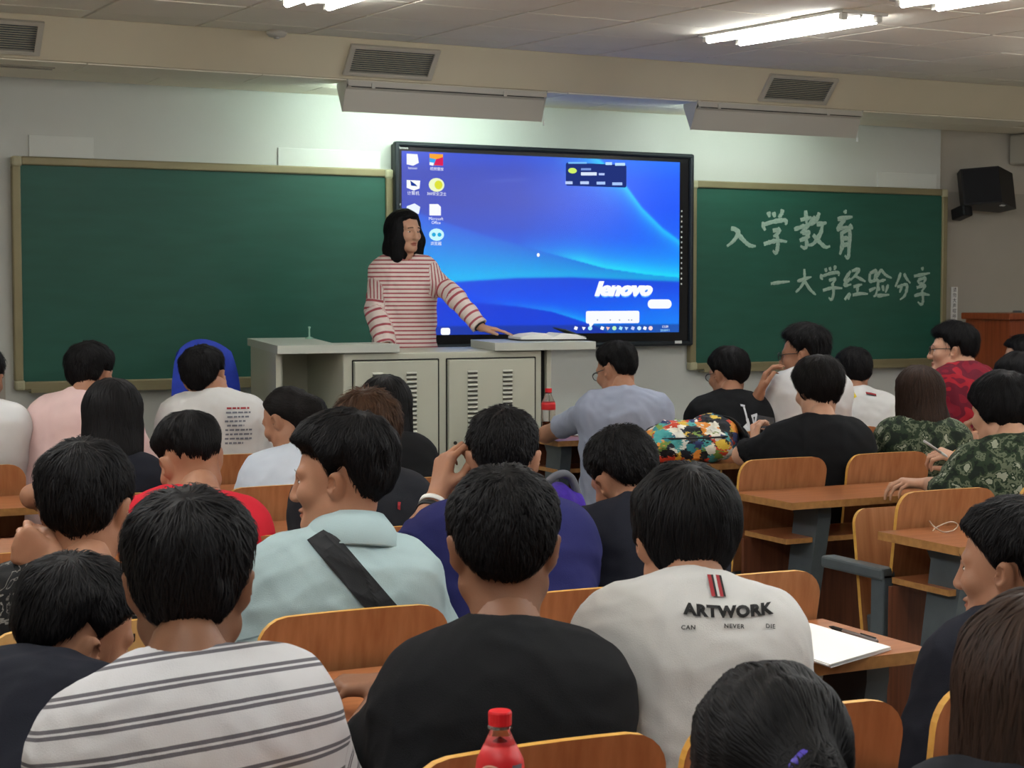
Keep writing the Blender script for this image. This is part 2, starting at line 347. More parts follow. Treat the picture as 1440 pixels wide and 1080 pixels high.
def wallpaper(u, v):
    tl, tr, br, bl = np.array([110, 72.]), np.array([1368, 122.]), np.array([1350, 885.]), np.array([110, 902.])
    p = ((1-u)*(1-v))[:, None]*tl + (u*(1-v))[:, None]*tr + (u*v)[:, None]*br + ((1-u)*v)[:, None]*bl
    x, y = p[:, 0], p[:, 1]
    def ip(a, xs, cs): return np.stack([np.interp(a, xs, [c[k] for c in cs]) for k in range(3)], 1)
    def sg(d, w): return (1/(1+np.exp(-np.clip(d/w, -40, 40))))[:, None]
    left = ip(y, [80, 160, 300, 420, 520], [(28, 66, 214), (36, 56, 186), (40, 58, 182), (26, 66, 200), (0, 92, 232)])
    right = ip(y, [80, 200, 330, 470, 600], [(0, 120, 255), (0, 92, 255), (0, 84, 250), (0, 96, 250), (0, 140, 255)])
    k = np.interp(x, [250, 620, 900, 1150], [0, .12, .7, 1])[:, None]
    c = left*(1-k) + right*k
    cA = np.interp(x, [110, 180, 300, 450, 740, 1000, 1200, 1360], [330, 350, 395, 445, 530, 598, 626, 640])
    cB = np.interp(x, [110, 330, 600, 850, 1100, 1360], [692, 660, 642, 638, 648, 657])
    cC = np.interp(x, [110, 250, 450, 600, 760, 940, 1100], [748, 750, 756, 770, 795, 852, 930])
    dA = cA-y
    glow = (np.exp(-np.clip(dA, 0, None)/38)*(dA > 0)*np.interp(x, [600, 760, 900, 1360], [0, .35, 1, 1]))[:, None]
    c = c*(1-glow) + np.array([20, 236, 250])*glow
    t = np.clip((y-cA)/(cB-cA+1e-6), 0, 1)[:, None]
    kx = np.interp(x, [110, 300, 900, 1200], [0, 0, .5, 1])[:, None]
    btw = (1-kx)*((1-t)*np.array([14, 84, 222]) + t*np.array([0, 186, 248])) + kx*np.array([0, 160, 226])
    m = sg(y-cA, 3); c = c*(1-m) + btw*m
    low = ip(y, [640, 740, 900], [(0, 66, 222), (0, 76, 240), (0, 110, 250)])
    lr = np.interp(x, [700, 1300], [0, 1])[:, None]*np.interp(y, [680, 880], [0, 1])[:, None]
    low = low*(1-lr*.8) + np.array([0, 140, 255])*lr*.8
    dC = cC-y
    g2 = (np.exp(-np.clip(dC, 0, None)/16)*(dC > 0)*np.interp(x, [430, 760, 930, 960], [0, .6, 1, .6]))[:, None]
    low = low*(1-g2) + np.array([0, 214, 255])*g2
    m2 = sg(y-cC, 3); low = low*(1-m2) + ip(y, [740, 900], [(0, 52, 214), (0, 66, 226)])*m2
    m = sg(y-cB, 2.5); c = c*(1-m) + low*m
    # bright ribbon at the upper right
    cD = np.interp(x, [860, 980, 1090, 1180, 1280, 1360], [20, 105, 205, 325, 420, 474])
    dD = y-cD
    g3 = (sg(dD, 4)[:, 0]*np.exp(-np.clip(dD, 0, None)/np.interp(x, [850, 1000, 1150, 1360], [90, 75, 45, 26]))*(y < cA)*np.interp(x, [760, 900, 1000], [0, .5, 1]))[:, None]
    c = c*(1-g3) + np.array([20, 226, 255])*g3
    st = (np.exp(-((y-(210-(x-450)*.06))/9)**2)*np.interp(x, [430, 520, 620, 680], [0, .3, .3, 0]))[:, None]
    c = c*(1-st) + np.array([90, 110, 210])*st
    tb = sg(v-.952, .002); c = c*(1-tb*.55) + np.array([16, 40, 120])*tb*.55
    return c
nu, nv = 288, 162
uu, vv = np.meshgrid(np.linspace(0, 1, nu), np.linspace(0, 1, nv))
u, v = uu.ravel(), vv.ravel()
co = np.stack([AX0+(AX1-AX0)*u, np.full(u.shape, DY-.0075), AZ1-(AZ1-AZ0)*v], 1)
ii = np.arange(nu*nv).reshape(nv, nu)
fa = np.stack([ii[:-1, :-1], ii[1:, :-1], ii[1:, 1:], ii[:-1, 1:]], -1).reshape(-1, 4)
def np_mesh(name, V, Fq):
    me = bpy.data.meshes.new(name); V = np.asarray(V, np.float32); Fq = np.asarray(Fq, np.int32)
    me.vertices.add(len(V)); me.vertices.foreach_set('co', V.ravel())
    k = Fq.shape[1]; me.loops.add(Fq.size); me.loops.foreach_set('vertex_index', Fq.ravel())
    me.polygons.add(len(Fq)); me.polygons.foreach_set('loop_start', np.arange(0, Fq.size, k, dtype=np.int32))
    me.update(calc_edges=True); me.validate(); return me
sm_ = np_mesh('screen', co, fa)
ca = sm_.attributes.new('picture', 'FLOAT_COLOR', 'POINT')
cc = np.clip(wallpaper(u, v), 0, 255)/255; cc = np.where(cc <= .04045, cc/12.92, ((cc+.055)/1.055)**2.4)
ca.data.foreach_set('color', np.concatenate([cc, np.ones((len(cc), 1))], 1).astype(np.float32).ravel())
m = bpy.data.materials.new('screen_picture'); nt, N, L, bs = nodes(m)
at = N.new('ShaderNodeAttribute'); at.attribute_name = 'picture'
L.new(at.outputs['Color'], bs.inputs['Emission Color']); bs.inputs['Emission Strength'].default_value = SCREEN
bs.inputs['Base Color'].default_value = (.01, .01, .01, 1); bs.inputs['Roughness'].default_value = .25
M['screen'] = m
SCR = on(new_obj('screen', sm_, m))
EM = {}
def em(c):
    if c not in EM: EM[c] = emis('pixel_%d_%d_%d' % c, c, SCREEN)
    return EM[c]
def scr_child(o):
    o.parent = SCR; o.matrix_parent_inverse = Matrix.Translation(-DSP.location).inverted() @ Matrix.Translation(-DSP.location) if False else Matrix.Identity(4); return o
def sxy(px, py):                     # photograph pixel -> point on the screen plane
    p = atY(px, py, DY-.0095); return p[0], p[2]
def flat(name, pts, c, lift=0.0):
    mb = MB(); y = DY-.0095-lift
    mb.add([(a, y, b_) for a, b_ in pts]+[(a, y+.0015, b_) for a, b_ in pts], [tuple(range(len(pts)))[::-1]]+[(i, (i+1) % len(pts), len(pts)+(i+1) % len(pts), len(pts)+i) for i in range(len(pts))])
    return scr_child(mb.build(name, em(c)))
def rrect(x0, z0, x1, z1, r, n=5):
    out = []
    for cx, cz, a0 in ((x1-r, z1-r, 0), (x0+r, z1-r, 90), (x0+r, z0+r, 180), (x1-r, z0+r, 270)):
        for k in range(n+1): a = R(a0+90*k/n); out.append((cx+r*math.cos(a), cz+r*math.sin(a)))
    return out
def text_mesh(body, size, shear=0, offset=0, align='CENTER', space=1):
    cu = bpy.data.curves.new('text', 'FONT'); cu.body = body; cu.size = size; cu.shear = shear; cu.offset = offset
    cu.align_x = align; cu.resolution_u = 3; cu.space_character = space
    o = bpy.data.objects.new('text', cu); COL.objects.link(o)
    bpy.context.view_layer.update()
    me = bpy.data.meshes.new_from_object(o.evaluated_get(bpy.context.evaluated_depsgraph_get()))
    bpy.data.objects.remove(o); bpy.data.curves.remove(cu)
    V = np.array([v.co[:] for v in me.vertices]) if len(me.vertices) else np.zeros((0, 3))
    Fs = [tuple(p.vertices) for p in me.polygons]; bpy.data.meshes.remove(me); return V, Fs
def scr_text(body, px, py, size, c, shear=0, offset=0, name='icon_text', sx=1, space=1):
    V, Fs = text_mesh(body, size, shear, offset, space=space); x, z = sxy(px, py)
    return scr_child(MB().add([(x+a[0]*sx, DY-.0115, z+a[1]) for a in V], Fs).build(name, em(c)))
WH = (250, 252, 255)
def quadpx(*pp): return [sxy(*p) for p in pp]
# desktop icons, as coloured flat shapes
flat('icon', quadpx((572, 216), (587, 217), (589, 229), (581, 233), (572, 231))[::-1], WH)
scr_text('lenovo', 580, 238, .021, WH)
flat('icon', quadpx((572, 253), (591, 254), (590, 265), (582, 268), (572, 264))[::-1], WH); flat('icon', quadpx((577, 254), (584, 259), (587, 262), (578, 261))[::-1], (30, 60, 150), .001)
scr_text('计算机', 581, 274, .026, WH)
flat('icon', quadpx((572, 290), (583, 286), (591, 291), (589, 301), (572, 299))[::-1], (235, 245, 255))
flat('icon', quadpx((604, 216), (623, 217), (623, 233), (604, 232))[::-1], (250, 170, 60)); flat('icon', quadpx((604, 222), (613, 224), (610, 232), (604, 232))[::-1], (60, 170, 240), .001)
flat('icon', quadpx((613, 224), (623, 221), (623, 233), (610, 232))[::-1], (220, 40, 90), .0012); flat('icon', quadpx((604, 228), (610, 229), (609, 233), (604, 232))[::-1], WH, .0014)
scr_text('视频播放', 614, 239.5, .022, WH)
x, z = sxy(614, 260)
flat('icon', [(x+.05*math.cos(a), z+.04*math.sin(a)) for a in np.linspace(0, 2*math.pi, 17)[:-1]], (240, 250, 200)); flat('icon', [(x+.012+.026*math.cos(a), z+.026*math.sin(a)) for a in np.linspace(0, 2*math.pi, 13)[:-1]], (222, 226, 60), .001)
scr_text('360安全卫士', 614, 274.5, .023, WH)
flat('icon', quadpx((604, 287), (616, 287), (620, 291), (620, 303), (604, 303))[::-1], WH)
scr_text('Microsoft', 613, 309.5, .024, WH); scr_text('Office', 613, 315, .024, WH)
x, z = sxy(614, 330)
flat('icon', [(x+.048*math.cos(a), z+.036*math.sin(a)) for a in np.linspace(0, 2*math.pi, 17)[:-1]], (200, 248, 255))
for k in (-1, 1): flat('icon', [(x+k*.018+.013*math.cos(a), z+.012*math.sin(a)) for a in np.linspace(0, 2*math.pi, 11)[:-1]], (40, 170, 220), .001)
scr_text('浏览器', 613, 344.5, .024, WH)
flat('icon', rrect(*sxy(620, 471), *sxy(633, 461), .012), WH)
x, z = sxy(757, 358.5); flat('pointer', [(x+.010*math.cos(a), z+.012*math.sin(a)) for a in np.linspace(0, 2*math.pi, 9)[:-1]], WH)
# logo and bubbles at the lower right
scr_text('lenovo', 876, 414.5, .110, WH, shear=.28, offset=.0085, name='logo', sx=1.32)
scr_text('lenovo', 876, 417.5, .110, (90, 170, 255), shear=.28, offset=.004, name='logo_reflection', sx=1.32).location.y += .0012
x0, z0 = sxy(911, 434); x1, z1 = sxy(944.5, 421); flat('bubble', rrect(x0, z0, x1, z1, (z1-z0)*.49), WH)
x0, z0 = sxy(824, 455); x1, z1 = sxy(899, 437); flat('bubble', rrect(x0, z0, x1, z1, .012), WH, .001)
flat('bubble', quadpx((828, 454), (836, 454), (830, 461))[::-1], WH, .0012)
for px in (840, 858, 871, 884, 888): flat('bubble', [(sxy(px, 450)[0]+.004*a, sxy(px, 450)[1]+.004*b_) for a, b_ in ((-1, -1), (1, -1), (1, 1), (-1, 1))], (150, 160, 190), .002)
for k, px in enumerate((810, 821, 830, 847, 855, 864, 873, 881, 890, 899, 907, 915)):
    x, z = sxy(px, 461.5); c = (WH, WH, (180, 240, 255), WH, (255, 200, 180), (190, 240, 190), (170, 230, 255), (190, 220, 255), (200, 210, 255), (200, 235, 255), WH, (255, 220, 220))[k]
    n_ = (4, 3, 8, 4, 3, 8, 4, 3, 4, 6, 4, 8)[k]; flat('tray_icon', [(x+.0155*math.cos(a), z+.0135*math.sin(a)) for a in np.linspace(.4, .4+2*math.pi, n_+1)[:-1]], c)
scr_text('13:09', 935, 461, .022, WH); scr_text('2018/9/1', 935, 466, .020, (170, 230, 255))
# floating widget at the top
x0, z0 = sxy(796, 261); x1, z1 = sxy(881, 232); flat('widget', rrect(x0, z0, x1, z1, .012), (36, 52, 122))
x, z = sxy(805, 240); flat('widget', [(x+.03*math.cos(a), z+.017*math.sin(a)) for a in np.linspace(0, 2*math.pi, 13)[:-1]], (208, 240, 110), .001)
for a, b_, w_, h_, c in ((824, 238, 14, 3, (120, 150, 220)), (828, 244.5, 22, 4.5, (220, 232, 255)), (846, 245, 8, 3, (180, 200, 255)), (800, 257, 10, 4, (190, 210, 255)), (822, 257, 12, 4, (190, 210, 255)), (845, 257.5, 12, 4, (170, 200, 255)), (868, 258.5, 14, 4, (170, 200, 255)), (812, 229, 26, 2.5, (120, 190, 255)), (856, 230, 9, 4, (190, 225, 255)), (872, 231, 14, 4, (190, 225, 255))):
    flat('widget_text', quadpx((a-w_/2, b_-h_/2), (a+w_/2, b_-h_/2), (a+w_/2, b_+h_/2), (a-w_/2, b_+h_/2))[::-1], c, .001)
# labels and key column on the bezel
on(MB().box((*[(q[0], DY-.026, q[1]) for q in [sxy(952, 481)]][0],), (.05, .003, .018)).build('rating_label', M['white']))
V, Fs = text_mesh('lenovo', .02); p = atY(568, 208.5, DY-.0265)
on(MB().add([(p[0]+a[0], DY-.0262, p[2]+a[1]-.004) for a in V], Fs).build('maker_mark', M['white']))
kb = MB().box((0, 0, 0), (.008, .003, .011)).mesh('key'); kb.materials.append(M['white'])
for k in range(15):
    o = bpy.data.objects.new('key', kb); COL.objects.link(o); p = atY(958.6, 297+k*7.3, DY-.0075); o.location = (5.738, DY-.0075, p[2]); on(o)
o = bpy.data.objects.new('key', kb); COL.objects.link(o); p = atY(561, 287.5, DY-.0075); o.location = (3.817, DY-.0075, p[2]); on(o)

# ------------------------------------------------------------------ teaching platform and console
struct('trim_2', MB().box(((1.2+8.9)/2, (7.12+YW)/2+.02, .1), (7.7, YW-7.12+.04, .2), bev=.006), M['floor'])
PZ = .2
PC = empty('teaching_console', (3.33, 7.62, PZ), 'grey steel teaching console with louvred doors', 'console')
def pc(o): o.parent = PC; o.matrix_parent_inverse = Matrix.Translation(-PC.location); return o
pc(MB().box((3.335, 7.64, (PZ+1.172)/2), (1.04, .66, 1.172-PZ), bev=.006).build('cabinet', M['grey']))
lv = MB(); 
vs = []; n = 6
for i in range(n+1):
    a = math.pi*i/n; vs += [(-.026, -.008*math.sin(a)*(1 if i < n else 0), .006*math.cos(a)), (.026, -.008*math.sin(a), .006*math.cos(a))]
lv.add(vs, [(2*i, 2*i+1, 2*i+3, 2*i+2) for i in range(n)] + [tuple(range(0, 2*n+2, 2))[::-1], tuple(range(1, 2*n+2, 2))])
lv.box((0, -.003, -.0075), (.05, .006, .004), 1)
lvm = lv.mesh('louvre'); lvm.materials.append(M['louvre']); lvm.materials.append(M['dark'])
for dx0, dx1 in ((2.865, 3.295), (3.345, 3.815)):
    gp = MB()
    for a, b_, c_, d_ in ((dx0-.004, dx1+.004, 1.137, 1.141), (dx0-.004, dx1+.004, .30, .304)): gp.box(((a+b_)/2, 7.309, (c_+d_)/2), (b_-a, .004, .006))
    for a in (dx0-.004, dx1+.004): gp.box((a, 7.309, .72), (.006, .004, .84))
    pc(gp.build('door_gap', M['dark']))
    d = pc(MB().box(((dx0+dx1)/2, 7.304, .72), (dx1-dx0-.006, .016, .826), bev=.004).build('door', M['grey']))
    w = dx1-dx0
    for cx in (dx0+w*.27, dx0+w*.67):
        for k in range(15):
            o = bpy.data.objects.new('louvre', lvm); COL.objects.link(o); o.parent = d; o.location = (cx-PC.location.x, 7.2965-PC.location.y, 1.075-k*.0215-PC.location.z)
            o.matrix_parent_inverse = Matrix.Identity(4); o.matrix_parent_inverse = Matrix.Translation(PC.location)@Matrix.Translation(-PC.location)
            o.location = (cx, 7.2965, 1.075-k*.0215); 
    k_ = MB().lathe([(.009, 0), (.009, .004), (.004, .004), (0, .004)], 12); k_.v = [(dx0+.035+q[0], 7.2955-q[2], .735+q[1]) for q in k_.v]
    o = k_.build('keyhole', M['dark']); o.parent = d
tp = MB(); tp.prism([(2.49, 7.29), (3.09, 7.29), (3.09, 7.6), (2.87, 7.6), (3.12, 8.6), (2.77, 8.6)], 1.176, 1.214)
pc(tp.build('left_top', M['grey_top']))
pc(MB().prism([(3.585, 7.28), (4.145, 7.28), (4.31, 7.9), (3.75, 7.9)], 1.174, 1.212).build('right_top', M['grey_top']))
wg = MB(); wg.prism([(2.505, 7.36), (2.53, 7.36), (2.80, 8.56), (2.775, 8.56)], PZ, 1.176); pc(wg.build('wing_panel', M['grey']))
wg = MB(); wg.prism([(2.6, 7.78), (2.62, 7.76), (2.83, 7.80), (2.83, 7.83)], PZ, 1.176); pc(wg.build('wing_panel', M['grey']))
pc(MB().box((2.555, 7.45, .7), (.02, .02, .95)).build('wing_post', M['grey']))
pc(MB().box((3.905, 7.6, (PZ+1.174)/2), (.022, .55, 1.174-PZ)).build('wing_panel', M['grey']))
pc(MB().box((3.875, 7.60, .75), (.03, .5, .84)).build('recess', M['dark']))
# items on the console
bk_ = empty('open_book', (4.05, 7.62, 1.214), 'open notebook lying on the right end of the console', 'book', rz=R(-12)); bk_.scale = (1.15, 1.25, 1.4)
pgs = MB()
for s in (-1, 1):
    pr = [(0, .012), (s*.04, .026), (s*.10, .022), (s*.15, .012), (s*.15, .004), (0, .004)]
    if s < 0: pr = pr[::-1]
    n = len(pr); pgs.add([(x, -.10, z) for x, z in pr]+[(x, .10, z) for x, z in pr], [tuple(range(n))[::-1], tuple(range(n, 2*n))]+[(i, (i+1) % n, n+(i+1) % n, n+i) for i in range(n)])
pgs.build('pages', M['paper'], bk_)
MB().box((0, 0, .002), (.32, .215, .004), bev=.001).build('cover', M['dark'], bk_)
fl = MB(); fl.add([(.15, -.1, .008), (.155, .1, .008), (.06, .1, .04), (.055, -.1, .036), (.15, -.1, .012), (.155, .1, .012), (.06, .1, .044), (.055, -.1, .04)], [(0, 1, 2, 3), (7, 6, 5, 4), (0, 4, 5, 1), (2, 6, 7, 3), (1, 5, 6, 2), (0, 3, 7, 4)]); fl.build('lifted_leaf', mat('dark_leaf', (60, 70, 60), .7), bk_)
cs = empty('desk_stand', (3.02, 8.33, 1.214), 'tiny clear pen stand on the left wing of the console', 'stand')
MB().lathe([(.022, 0), (.022, .006), (.005, .012), (.004, .05), (.008, .062), (0, .066)], 12).build('stem', mat('clear_plastic', (150, 190, 170), .15), cs, True)
# ------------------------------------------------------------------ blue chair behind the console wing
M['blue'] = mat('blue_fabric', (34, 62, 176), .75, noise=.5, nscale=30, c2=(24, 46, 140), bump=.3, bscale=300)
bc = empty('office_chair', (2.27, 7.42, PZ), 'blue backed office chair left of the console', 'chair', rz=R(12))
def shell(w, h, z0, y0, bow, th_, rnd, tilt=0, nx=12, nz=12):
    vs = []; fs = []
    for side in (0, 1):
        for j in range(nz+1):
            for i in range(nx+1):
                a = (i/nx*2-1); c = (j/nz*2-1)
                # squircle
                x = a*math.sqrt(max(0, 1-rnd*c*c/2)); z = c*math.sqrt(max(0, 1-rnd*a*a/2))
                edge = max(abs(a), abs(c)); t = th_*(1-edge**6)*.5
                yy = y0 + bow*(x*x) + (t if side else -t) + tilt*(z+1)*h/2
                vs.append((x*w/2, yy, z0+(z+1)*h/2))
    n1 = (nx+1)*(nz+1)
    for j in range(nz):
        for i in range(nx):
            q = j*(nx+1)+i; fs += [(q, q+1, q+nx+2, q+nx+1), (n1+q, n1+q+nx+1, n1+q+nx+2, n1+q+1)]
    return MB().add(vs, fs)
shell(.36, .58, .46, .2, -.05, .07, .75).build('backrest', M['blue'], bc, True)
sb = shell(.46, .44, 0, 0, 0, .09, .6); sb.v = [(x, z-.2, .45+y) for x, y, z in sb.v]; sb.build('seat', M['blue'], bc, True)
MB().tube([(0, .02, .08), (0, .02, .42)], .025, 12).build('column', M['black'], bc, True)
st = MB()
for k in range(5): a = R(72*k); st.tube([(0, .02, .10), (.27*math.cos(a), .02+.27*math.sin(a), .055)], [.022, .015], 8)
st.build('star_base', M['black'], bc, True)
for k in range(5):
    a = R(72*k); q = MB().lathe([(.0, -.011), (.024, -.011), (.024, .011), (0, .011)], 12); q.v = [(.27*math.cos(a)+x, .02+.27*math.sin(a)+z, .026+y) for x, y, z in q.v]; q.build('castor', M['black'], bc, True)
MB().tube([(0, .06, .42), (0, .24, .44), (0, .24, .62)], .016, 8).build('back_bar', M['black'], bc, True)
# ------------------------------------------------------------------ wall speaker, wall unit, strip sign, lectern
sp = empty('wall_speaker', (8.19, 8.93, 2.175), 'black loudspeaker bracketed high on the right wall', 'speaker'); sp.rotation_euler = (R(-14), R(3), R(-4))
bx = MB(); bx.prism([(-.20, .02), (.02, -.11), (.23, -.0), (.17, .11), (-.16, .11)], -.13, .13); bx.build('cabinet', M['black'], sp)
g = MB(); g.prism([(-.193, .010), (.013, -.114), (.018, -.110), (-.185, .014)], -.118, .118); g.build('grille', mat('grille_cloth', (30, 30, 33), .9), sp)
bl = empty('b', (0, 0, 0), None, None); bpy.data.objects.remove(bl)
MB().box((-.16, .10, -.155), (.08, .14, .08), bev=.01).build('bracket', M['black'], sp)
MB().box((.07, -.05, -.1305), (.035, .02, .008)).build('terminal', M['white'], sp)
wu = empty('wall_unit', (8.72, 9.03, 2.465), 'beige wall box with dark grille at the right edge', 'wall box')
MB().box((0, 0, 0), (.34, .16, .21), bev=.012).build('housing', M['ventf'], wu)
MB().box((.03, -.081, 0), (.2, .008, .13), bev=.002).build('grille', M['dark'], wu)
ss = empty('strip_sign', (8.078, 9.128, 1.265), 'narrow vertical white strip sign with black characters', 'sign')
MB().box((0, -.004, .115), (.056, .006, .235)).build('strip', M['paper'], ss)
for k, ch in enumerate('请勿大声喧哗'):
    V, Fs = text_mesh(ch, .034)
    MB().add([(a[0], -.0078, .20-k*.037+a[1]) for a in V], Fs).build('character', M['dark'], ss)
lc = empty('lectern', (8.28, 8.62, PZ), 'reddish wooden lectern against the right end of the wall', 'lectern')
MB().box((0, 0, .55), (.72, .42, 1.06), bev=.006).build('body', M['lectern'], lc)
MB().box((0, -.01, 1.10), (.78, .47, .045), bev=.008).build('top', M['lectern'], lc)
MB().box((0, -.212, 1.02), (.72, .012, .09), bev=.003).build('rail', M['lectern'], lc)
for k in (-1, 1): MB().box((k*.18, -.212, .52), (.30, .012, .82), bev=.004).build('panel', M['lectern'], lc)
for k in (-.335, 0, .335): MB().box((k, -.212, .5), (.04, .016, .94), bev=.003).build('stile', M['lectern'], lc)
MB().box((.0, .1, 1.128), (.06, .03, .014), bev=.004).build('latch', M['steel'], lc)

# ------------------------------------------------------------------ lecture seats and desk rows
SW = .39
def panel(w, z0, z1, r, th_, bow, tilt, mats, name, taper=.0):
    xs = sorted(set([-w/2+r*(1-math.cos(R(a))) for a in (0, 12, 25, 40, 55, 70, 90)] + [w/2-r*(1-math.cos(R(a))) for a in (0, 12, 25, 40, 55, 70, 90)] + list(np.linspace(-w/2+r, w/2-r, 7))))
    zs = [0, .35, .7, 1]
    def zt(x):
        e = abs(x)-(w/2-r); return z1 - (r-math.sqrt(max(0, r*r-e*e)) if e > 0 else 0)
    mb = MB(); nz = len(zs); nx = len(xs); vs = []
    for s in (0, 1):
        for x in xs:
            for q in zs:
                z = z0+(zt(x)-z0)*q; xx = x*(1-taper*(1-(z-z0)/(z1-z0)))
                vs.append((xx, bow*(1-(2*x/w)**2) - (z-z0)*tilt + (th_ if s == 0 else 0), z))
    n1 = nx*nz; fs = []; mi = []
    for i in range(nx-1):
        for j in range(nz-1):
            a = i*nz+j; fs += [(a, a+nz, a+nz+1, a+1), (n1+a, n1+a+1, n1+a+nz+1, n1+a+nz)]; mi += [0, 0]
        a = i*nz; fs += [(a+nz-1, a+2*nz-1, n1+a+2*nz-1, n1+a+nz-1), (a, n1+a, n1+a+nz, a+nz)]; mi += [1, 1]
    for j in range(nz-1):
        fs += [(j, j+1, n1+j+1, n1+j), ((nx-1)*nz+j, n1+(nx-1)*nz+j, n1+(nx-1)*nz+j+1, (nx-1)*nz+j+1)]; mi += [1, 1]
    mb.add(vs, [f[::-1] for f in fs], mi)
    me = mb.mesh(name)
    for k in mats: me.materials.append(k)
    return me
TILT = .16
def zoff(Yr): return 0.0
back_me = panel(SW, .44, .85, .06, .014, .018, TILT, (M['wood_v'], M['ply']), 'backrest', .06)
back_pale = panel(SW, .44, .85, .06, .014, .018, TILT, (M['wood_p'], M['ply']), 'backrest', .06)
pan_me = panel(SW-.02, 0, .38, .05, .014, .012, 0, (M['wood_v'], M['ply']), 'seat_pan')
brk_me = MB().box((0, .06, .40), (.05, .12, .10), bev=.006).mesh('bracket'); brk_me.materials.append(M['steel'])
def seat(x0, Yr, label, folded=False, pale=False, group='lecture seats'):
    t = empty('lecture_seat', (x0+SW/2, Yr, 0), label, 'seat', group)
    y0 = TILT*.41
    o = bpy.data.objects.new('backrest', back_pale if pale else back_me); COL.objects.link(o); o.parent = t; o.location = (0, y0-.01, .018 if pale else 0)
    o = bpy.data.objects.new('seat_pan', pan_me); COL.objects.link(o); o.parent = t
    if folded: o.location = (0, y0+.10, .40); o.rotation_euler = (R(-8), 0, 0)
    else: o.location = (0, y0+.05, .42); o.rotation_euler = (R(-86), 0, 0)
    for s in (-1, 1):
        o = bpy.data.objects.new('bracket', brk_me); COL.objects.link(o); o.parent = t; o.location = (s*.14, y0-.0, 0)
def desk_row(x0, x1, Yr, label, z=.74, legs=None, arm=(), panel_=True):
    t = empty('desk_row', ((x0+x1)/2, Yr-.18, 0), label, 'desk', 'rows of lecture desks')
    w = x1-x0; yc = 0
    def pl(name, c, d, top, bev=.003):
        mb = MB(); x, y, zz = [k/2 for k in d]
        vs = [(c[0]+a*x, c[1]+b_*y, c[2]+e*zz) for a in (-1, 1) for b_ in (-1, 1) for e in (-1, 1)]
        mb.add(vs, [(0, 1, 3, 2), (4, 6, 7, 5), (0, 4, 5, 1), (2, 3, 7, 6), (0, 2, 6, 4), (1, 5, 7, 3)], [1, 1, 1, 1, 0, 0])
        o = mb.build(name, [top, M['ply_d']], t); return o
    pl('desktop', (0, 0, z-.0125), (w, .355, .025), M['wood_h'])
    pl('shelf', (0, .045, z-.15), (w-.10, .25, .018), M['wood_h'])
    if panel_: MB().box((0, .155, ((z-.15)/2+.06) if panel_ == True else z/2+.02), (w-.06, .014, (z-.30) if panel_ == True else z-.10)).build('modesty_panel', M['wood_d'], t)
    for lx in (legs if legs is not None else [x0+.07, (x0+x1)/2, x1-.07]):
        lg = MB(); a = lx-t.location.x
        poly = [(-.11, z-.025), (-.11, z-.07), (.02, .03), (-.06, .03), (-.06, 0), (.20, 0), (.20, .03), (.13, .03), (.03, z-.07), (.06, z-.025)]
        n = len(poly); lg.add([(a-.028, p[0], p[1]) for p in poly]+[(a+.028, p[0], p[1]) for p in poly], [(0, 1, 8, 9), (1, 2, 7, 8), (3, 4, 5, 6), (2, 3, 6, 7), (n+9, n+8, n+1, n), (n+8, n+7, n+2, n+1), (n+6, n+5, n+4, n+3), (n+7, n+6, n+3, n+2)]+[(i, n+i, n+(i+1) % n, (i+1) % n) for i in range(n)])
        lg.build('leg', M['steel'], t)
    for lx in arm:
        a = lx-t.location.x
        MB().box((a, .36, .60), (.055, .30, .038), bev=.008).build('armrest', M['steel'], t)
        MB().box((a, .24, .40), (.04, .06, .40), bev=.004).build('arm_post', M['steel'], t)
    return t
RY = [1.95, 2.95, 3.97, 5.0, 6.05]
desk_row(-.25, 2.20, 1.95, 'nearest desk row, along the bottom edge, with the red capped bottle')
desk_row(-.25, 2.25, 2.95, 'centre block desk row with the open notebook at its right end', legs=[-.1, .7, 1.45, 2.17])
desk_row(-.2, 2.36, 3.97, 'centre block desk row behind the red T-shirt', legs=[0, .8, 1.6, 2.28])
desk_row(-.1, 2.42, 5.0, 'centre block desk row behind the long black hair girl', legs=[0, .8, 1.6, 2.3])
desk_row(.2, 2.5, 6.05, 'centre block desk row behind the pink and white shirts', legs=[.3, 1.2, 2.4])
desk_row(.4, 2.42, 7.06, 'foremost centre desk row below the left chalkboard', z=.78, legs=[.5, 1.4, 2.3], panel_='full')
desk_row(3.23, 6.4, 3.97, 'right block desk row with a clear plastic strip on its end', legs=[3.335, 4.3, 5.3, 6.3], arm=(3.30,))
desk_row(3.41, 6.6, 5.0, 'empty right block desk row with its shelf in view', legs=[3.60, 4.4, 5.4, 6.5], arm=())
desk_row(3.5, 6.9, 6.05, 'right block desk row carrying the colourful backpack', z=.76, legs=[3.6, 4.6, 5.6, 6.8])
desk_row(3.62, 7.0, 7.06, 'foremost right desk row with a bottle at its left end', z=.78, legs=[3.7, 4.8, 5.9, 6.9], panel_='full')
